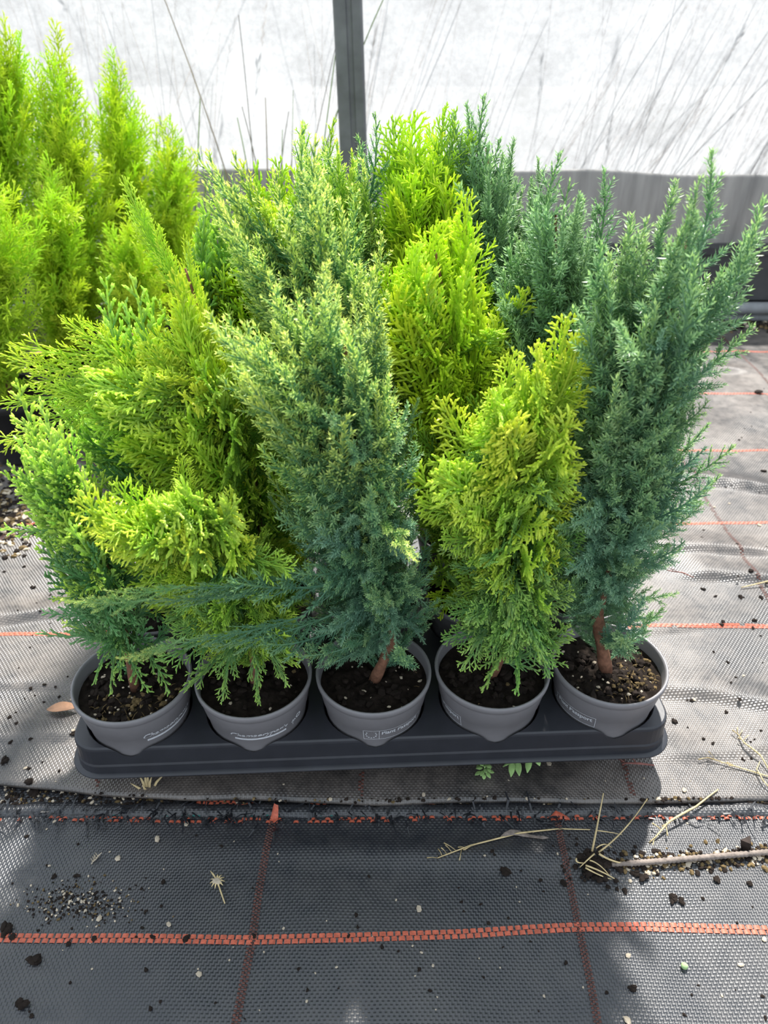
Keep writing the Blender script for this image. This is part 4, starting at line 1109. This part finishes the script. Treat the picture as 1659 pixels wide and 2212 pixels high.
# grass root clump
rc = gp(1285, 1868)
root = empty('root_clump', tuple(rc), 'dead straw grass clump with soil clinging to its roots', 'grass')
rd = random.Random(5); b = MB()
for _ in range(160):
    r = abs(rd.gauss(0, .012)); w = rd.uniform(0, 6.3)
    blob(b, (r * math.cos(w) * 1.5, r * math.sin(w) * .9, max(0, .005 - r * .3)), rd.uniform(.001, .003), rd)
props(link('soil_lump', b.mesh('soil_lump'), M['soil_bit'], root), kind='stuff')
def local(px, py, lift): return gp(px, py, 0) - rc + Vector((0, 0, lift))
for k, (pl, r) in enumerate([([(1276, 1850, .008), (1281, 1815, .030), (1285, 1782, .048)], .0010), ([(1290, 1852, .008), (1340, 1832, .022), (1380, 1782, .040)], .0009), ([(1282, 1822, .02), (1310, 1825, .02), (1336, 1828, .018)], .0006),
        ([(1290, 1858, .010), (1320, 1872, .006), (1355, 1870, .003)], .0012), ([(1262, 1880, .008), (1300, 1890, .006), (1335, 1906, .002)], .0010), ([(1262, 1884, .007), (1295, 1900, .005), (1320, 1902, .002)], .0009),
        ([(1242, 1865, .008), (1238, 1880, .01), (1262, 1872, .006)], .0009), ([(1270, 1872, .010), (1290, 1880, .012), (1315, 1895, .003)], .0008), ([(1280, 1858, .010), (1262, 1878, .014), (1250, 1882, .006)], .0008), ([(1284, 1846, .01), (1300, 1838, .016), (1318, 1842, .008)], .0007)]):
    b = MB(); A, B_, C_ = [local(*q) for q in pl]
    pts = [A * (1 - f) ** 2 + B_ * 2 * f * (1 - f) + C_ * f * f for f in np.linspace(0, 1, 9)]
    b.tube(pts, [r * (1 - .5 * i / 8) for i in range(9)], 4); link('straw_blade', b.mesh('straw_blade', True), M['straw'], root)
# weeds under the tray
wr = gp(1045, 1672)
root = empty('weed_rosette', tuple(wr), 'small bright green weed rosette under the tray edge', 'weed'); rd = random.Random(3)
for k in range(17):
    a = k * 2.4; r = .003 + .006 * (k / 17); L = rd.uniform(.005, .009)
    b = MB(); d = Vector((math.cos(a), math.sin(a), .5 - .5 * k / 17)).normalized(); p = Vector((0, 0, .011 - .007 * k / 17)) + d * r * .4
    strip(b, [p + d * L * f - Vector((0, 0, .002 * f * f)) for f in (0, .25, .5, .75, 1)], [.0003, .0015, .0021, .0016, .0002], crease=.3)
    thicken(link('leaf', b.mesh('leaf', True), M['weed'], root), .0003)
b = MB(); b.tube([(0, 0, 0), (.0005, 0, .006), (0, 0, .012)], .0008, 5); link('stem', b.mesh('stem', True), M['weed'], root)
ws = gp(1120, 1655)
root = empty('weed_sprig', tuple(ws), 'trailing weed stem with oval green leaves under the tray', 'weed')
b = MB(); L_ = [gp(x, y, .010) - ws for x, y in ((1113, 1655), (1135, 1646), (1180, 1643), (1245, 1642))]
b.tube(L_, [.0008, .0009, .0008, .0004], 5); link('stem', b.mesh('stem', True), M['straw'], root)
for (x0, y0, x1, y1, w) in ((1105, 1656, 1103, 1684, .0032), (1115, 1654, 1121, 1682, .0034), (1142, 1648, 1138, 1675, .0032), (1155, 1645, 1165, 1660, .0034), (1106, 1656, 1085, 1662, .0015)):
    A, B_ = gp(x0, y0, .010) - ws, gp(x1, y1, .004) - ws
    b = MB(); strip(b, [A.lerp(B_, f) for f in np.linspace(0, 1, 7)], [.0003, w * .7, w, w, w * .85, w * .5, .0003], crease=.2)
    thicken(link('leaf', b.mesh('leaf', True), M['weed'], root), .0003)
# dead straw tuft by the hem
sp = gp(322, 1722); root = empty('straw_tuft', tuple(sp), 'little dead straw tuft poking up at the fold of the fabric', 'grass')
for (x1, y1, l) in ((285, 1702, .012), (305, 1690, .020), (318, 1688, .024), (326, 1686, .024), (333, 1692, .02), (362, 1684, .018), (310, 1706, .012)):
    C_ = gp(x1, y1, 0) - sp + Vector((0, 0, l * .4)); b = MB()
    strip(b, [Vector((0, 0, 0)), C_ * .5 + Vector((0, 0, l * .35)), C_ + Vector((0, 0, l * .2))], [.0008, .0012, .0002], up=Vector((0, -.7, .7)), crease=.2)
    thicken(link('straw_blade', b.mesh('straw_blade', True), M['straw'], root), .0003)
# dead flower head
fp = gp(470, 1906); root = empty('dead_flower', tuple(fp), 'dried straw-coloured flower head on a short stem', 'flower')
b = MB(); blob(b, (0, 0, .003), .0032, random.Random(2)); link('flower_head', b.mesh('flower_head'), M['pale_bit'], root)
b = MB(); b.tube([Vector((0, 0, .002)), gp(478, 1930, .002) - fp, gp(486, 1953, .001) - fp], [.0006, .0007, .0005], 5); link('stem', b.mesh('stem', True), M['straw'], root)
for k in range(11):
    a = k * .57; b = MB(); d = Vector((math.cos(a), math.sin(a), .1)); L = .0065 if k != 4 else .012
    strip(b, [d * .001 + Vector((0, 0, .003)), d * L * .6 + Vector((0, 0, .003)), d * L + Vector((0, 0, .001))], [.0006, .0007, .0002]); link('petal', b.mesh('petal'), M['straw'], root)
# small dead conifer twig
tp = gp(205, 1862); b = MB(); b.tube([gp(198, 1868, .001) - tp, gp(204, 1858, .002) - tp, gp(206, 1850, .002) - tp], .0005, 4)
for k in range(4):
    p = Vector((-.001 + .0008 * k, -.001 + .0018 * k, .002))
    for s in (-1, 1): b.tube([p, p + Vector((s * .003, .003, .0005))], [.0005, .0003], 3)
thing('dead_twig', b.mesh('dead_twig'), M['pale_bit'], 'tiny pale dead conifer twig on the near fabric', 'twig', loc=tuple(tp))
# berry
bp = gp(1477, 2090); b = MB(); b.lathe([(.0001, 0), (.0015, .0004), (.0026, .0018), (.0027, .0030), (.0018, .0046), (.0001, .0052)], 16)
thing('berry', b.mesh('berry', True), M['berry'], 'small round pale green berry on the sunlit fabric', 'berry', loc=tuple(bp))
# orange-red ends of the woven line, folded up over the hem
for px, py, lab in ((595, 1763, 'folded orange-red ribbon end standing up from the hem'), (1208, 1766, 'crumpled orange-red ribbon end lying on the hem')):
    q = gp(px, py, .001); b = MB()
    if px < 700: strip(b, [q + Vector((-.001, -.006, 0)), q + Vector((0, -.002, .003)), q + Vector((.001, .002, .010)), q + Vector((.0015, .003, .013))], [.0042, .0034, .0026, .0022], crease=.2)
    else: strip(b, [q + Vector((-.008, -.001, .001)), q + Vector((-.003, .001, .004)), q + Vector((.001, 0, .002)), q + Vector((.008, -.002, .001))], [.0012, .0030, .0032, .0010], crease=.4)
    thicken(thing('ribbon_end', b.mesh('ribbon_end', True), M['red_thread'], lab, 'ribbon'), .0004)
# dark bark chip standing up
q = gp(1612, 1832); b = MB(); b.box((0, 0, .006), (.0042, .0022, .007), .5)
b.v = [(x + (.004 if z > .006 else 0) * -1, y, z) if i % 2 else (x * .5, y, z) for i, (x, y, z) in enumerate(b.v)]
thing('bark_chip', b.mesh('bark_chip'), M['chip'], 'dark upright bark chip behind the ribbed dry stem', 'bark', loc=tuple(q))
# dead leaf scrap stuck on the tray skirt
q = pot_at(3, 0) - uy * (HY - PITCHM + .0005); q = at(897, 1632, Y=q.y + .005)
b = MB(); strip(b, [Vector((-.004, 0, .003)), Vector((0, -.001, 0)), Vector((.003, -.0005, .001)), Vector((.005, -.001, -.003))], [.0012, .0036, .003, .0006], up=Vector((0, -1, .1)), crease=.3)
thicken(thing('leaf_scrap', b.mesh('leaf_scrap'), M['brown_leaf'], 'scrap of dead brown leaf stuck to the tray skirt', 'leaf', loc=tuple(q)), .0004)
# soil crumbs
rd = random.Random(11); CR = []
for k in range(6):
    b = MB(); rk = random.Random(80 + k)
    for _ in range(4): blob(b, (rk.gauss(0, .0009), rk.gauss(0, .0009), .0008 + rk.random() * .0008), .0017, rk)
    CR.append(b.mesh('soil_crumb'))
spots = [(75, 2076, 3.2), (45, 2172, 3.0), (15, 2006, 3.2), (30, 2022, 2.2), (1090, 1888, 2.8), (165, 1890, 1.6), (1455, 1942, 2.6), (1470, 1946, 2), (118, 1893, 1.3), (150, 2040, 1.6), (205, 2026, 1.4), (330, 2028, 1.4), (402, 2028, 1.8), (550, 2024, 1.2), (1368, 2136, 1.8), (1620, 1912, 2), (1545, 1900, 2), (1535, 1880, 1.8), (1350, 1925, 1.6), (1390, 1895, 2.6), (1375, 1888, 2), (1620, 1235, 2.6), (1640, 850, 4.6), (1652, 1020, 2.6), (1645, 705, 5.5), (1600, 708, 4), (1560, 705, 3), (1500, 700, 3), (1455, 700, 3), (1520, 1275, 1.8), (1600, 1290, 2), (1630, 1340, 1.8), (1560, 1350, 1.4), (1495, 1515, 1.6), (1455, 1560, 2), (1645, 1290, 2), (240, 1272, 2.4), (70, 1270, 2), (160, 1585, 1.8), (68, 1487, 1.6), (22, 1550, 1.4), (20, 1604, 1.4), (240, 1400, 1.2), (95, 1480, 1.2), (12, 1642, 2.4), (60, 1690, 3), (70, 1712, 3), (230, 1720, 2), (20, 1720, 2), (1500, 1740, 2), (1560, 1738, 2.4), (1620, 1735, 2.6), (1440, 1745, 2)]
for _ in range(70):
    spots.append((rd.uniform(0, 1659), rd.uniform(1800, 2200), rd.uniform(.5, 1.1)))
for _ in range(45): spots.append((rd.uniform(1480, 1659), rd.uniform(760, 1690), rd.uniform(.6, 1.4)))
for _ in range(25): spots.append((rd.uniform(0, 150), rd.uniform(1230, 1680), rd.uniform(.6, 1.2)))
for i, (x, y, s) in enumerate(spots):
    o = link('soil_crumb', CR[i % 6], M['soil_bit'] if not CR[i % 6].materials else None, None, tuple(gp(x, y, 0)))
    s *= .6; o.scale = (s, s, s * .8); o.rotation_euler.z = rd.uniform(0, 6.3)
    if y > 1790: props(o, 'dark soil crumb lying on the near woven fabric', 'soil crumb', 'soil crumbs on the near fabric')
    elif y > 1685: props(o, 'dark soil crumb lodged in the seam between the fabrics', 'soil crumb', 'soil crumbs in the seam')
    elif x < 400: props(o, 'dark soil crumb on the far fabric on the side of the fallen leaf', 'soil crumb', 'soil crumbs by the fallen leaf')
    elif y < 720: props(o, 'lump of brown soil at the foot of the pipe', 'soil crumb', 'soil lumps by the pipe')
    else: props(o, 'dark soil crumb on the sunlit far fabric beside the blue-green corner conifer', 'soil crumb', 'soil crumbs on the sunlit fabric')
# pale chips
CH = []
for k in range(4):
    b = MB(); blob(b, (0, 0, .0007), .0016, random.Random(60 + k), sq=.4); CH.append(b.mesh('pale_chip'))
ch = [(403, 1781), (340, 1813), (255, 1855), (430, 2106), (215, 1985), (365, 1998), (1003, 1760), (1185, 1650), (118, 1775), (915, 1718), (1165, 1758), (760, 1652), (1478, 1708), (1575, 1088), (1543, 1096), (1640, 1135), (1606, 1460), (1500, 1512), (156, 1512), (158, 1578), (55, 1660), (905, 1965), (1357, 2065), (1650, 2030), (1355, 2205), (1600, 2085)]
for _ in range(60): ch.append((rd.uniform(0, 1659), rd.uniform(1640, 2200)))
for i, (x, y) in enumerate(ch):
    s = rd.uniform(.8, 1.7) if i < 26 else rd.uniform(.3, .7)
    o = link('pale_chip', CH[i % 4], M['pale_bit'] if not CH[i % 4].materials else None, None, tuple(gp(x, y, 0)))
    o.scale = (s * 1.2, s, s); o.rotation_euler.z = rd.uniform(0, 6.3)
    props(o, 'tiny pale chip scattered on the ground fabric', 'chip', 'pale chips on the fabric')
# uncountable grit: sand patch, dirt in the seam, dirt along the dry stem, soil by the lime pots, dirt by the wall
def grit(name, label, fn, n, lo, hi, mix, seed):
    rd = random.Random(seed); b = MB()
    for _ in range(n):
        x, y = fn(rd); p = gp(x, y, .0004); r = rd.uniform(lo, hi)
        u = rd.random(); blob(b, p, r, rd, 0 if u < mix[0] else (1 if u < mix[1] else 2))
    return props(link(name, b.mesh(name, mats=[M['soil_bit'], M['moss'], M['pale_bit']])), label, 'grit', kind='stuff')
grit('sand_patch', 'scatter of sand and grit on the near fabric', lambda r: (r.gauss(170, 60), 1950 + r.gauss(0, 22)), 420, .0004, .0012, (.6, .75), 1)
grit('seam_dirt', 'dirt and small stones in the seam between the two fabrics', lambda r: ((lambda x: (x, r.uniform(float(np.interp(x, [0, 200, 400, 1659], [1694, 1712, 1724, 1724])), 1742)))(r.choice([r.uniform(-20, 330), r.uniform(1380, 1690), r.uniform(0, 1659)]))), 900, .0005, .0022, (.72, .86), 2)
grit('stem_dirt', 'mossy dirt gathered along the ribbed dry stem', lambda r: ((lambda x: (x, 1872 - (x - 1320) * .075 + r.gauss(0, 13)))(r.uniform(1340, 1690))), 420, .0006, .0026, (.5, .85), 3)
grit('soil_spill', 'brown soil spilled on the fabric near the lime pots', lambda r: (r.gauss(0, 45), r.gauss(1110, 45)), 700, .001, .005, (.5, .8), 4)
grit('wall_dirt', 'brown dirt along the foot of the film wall', lambda r: (r.uniform(1400, 1700), r.gauss(704, 6)), 240, .002, .007, (.7, .9), 5)
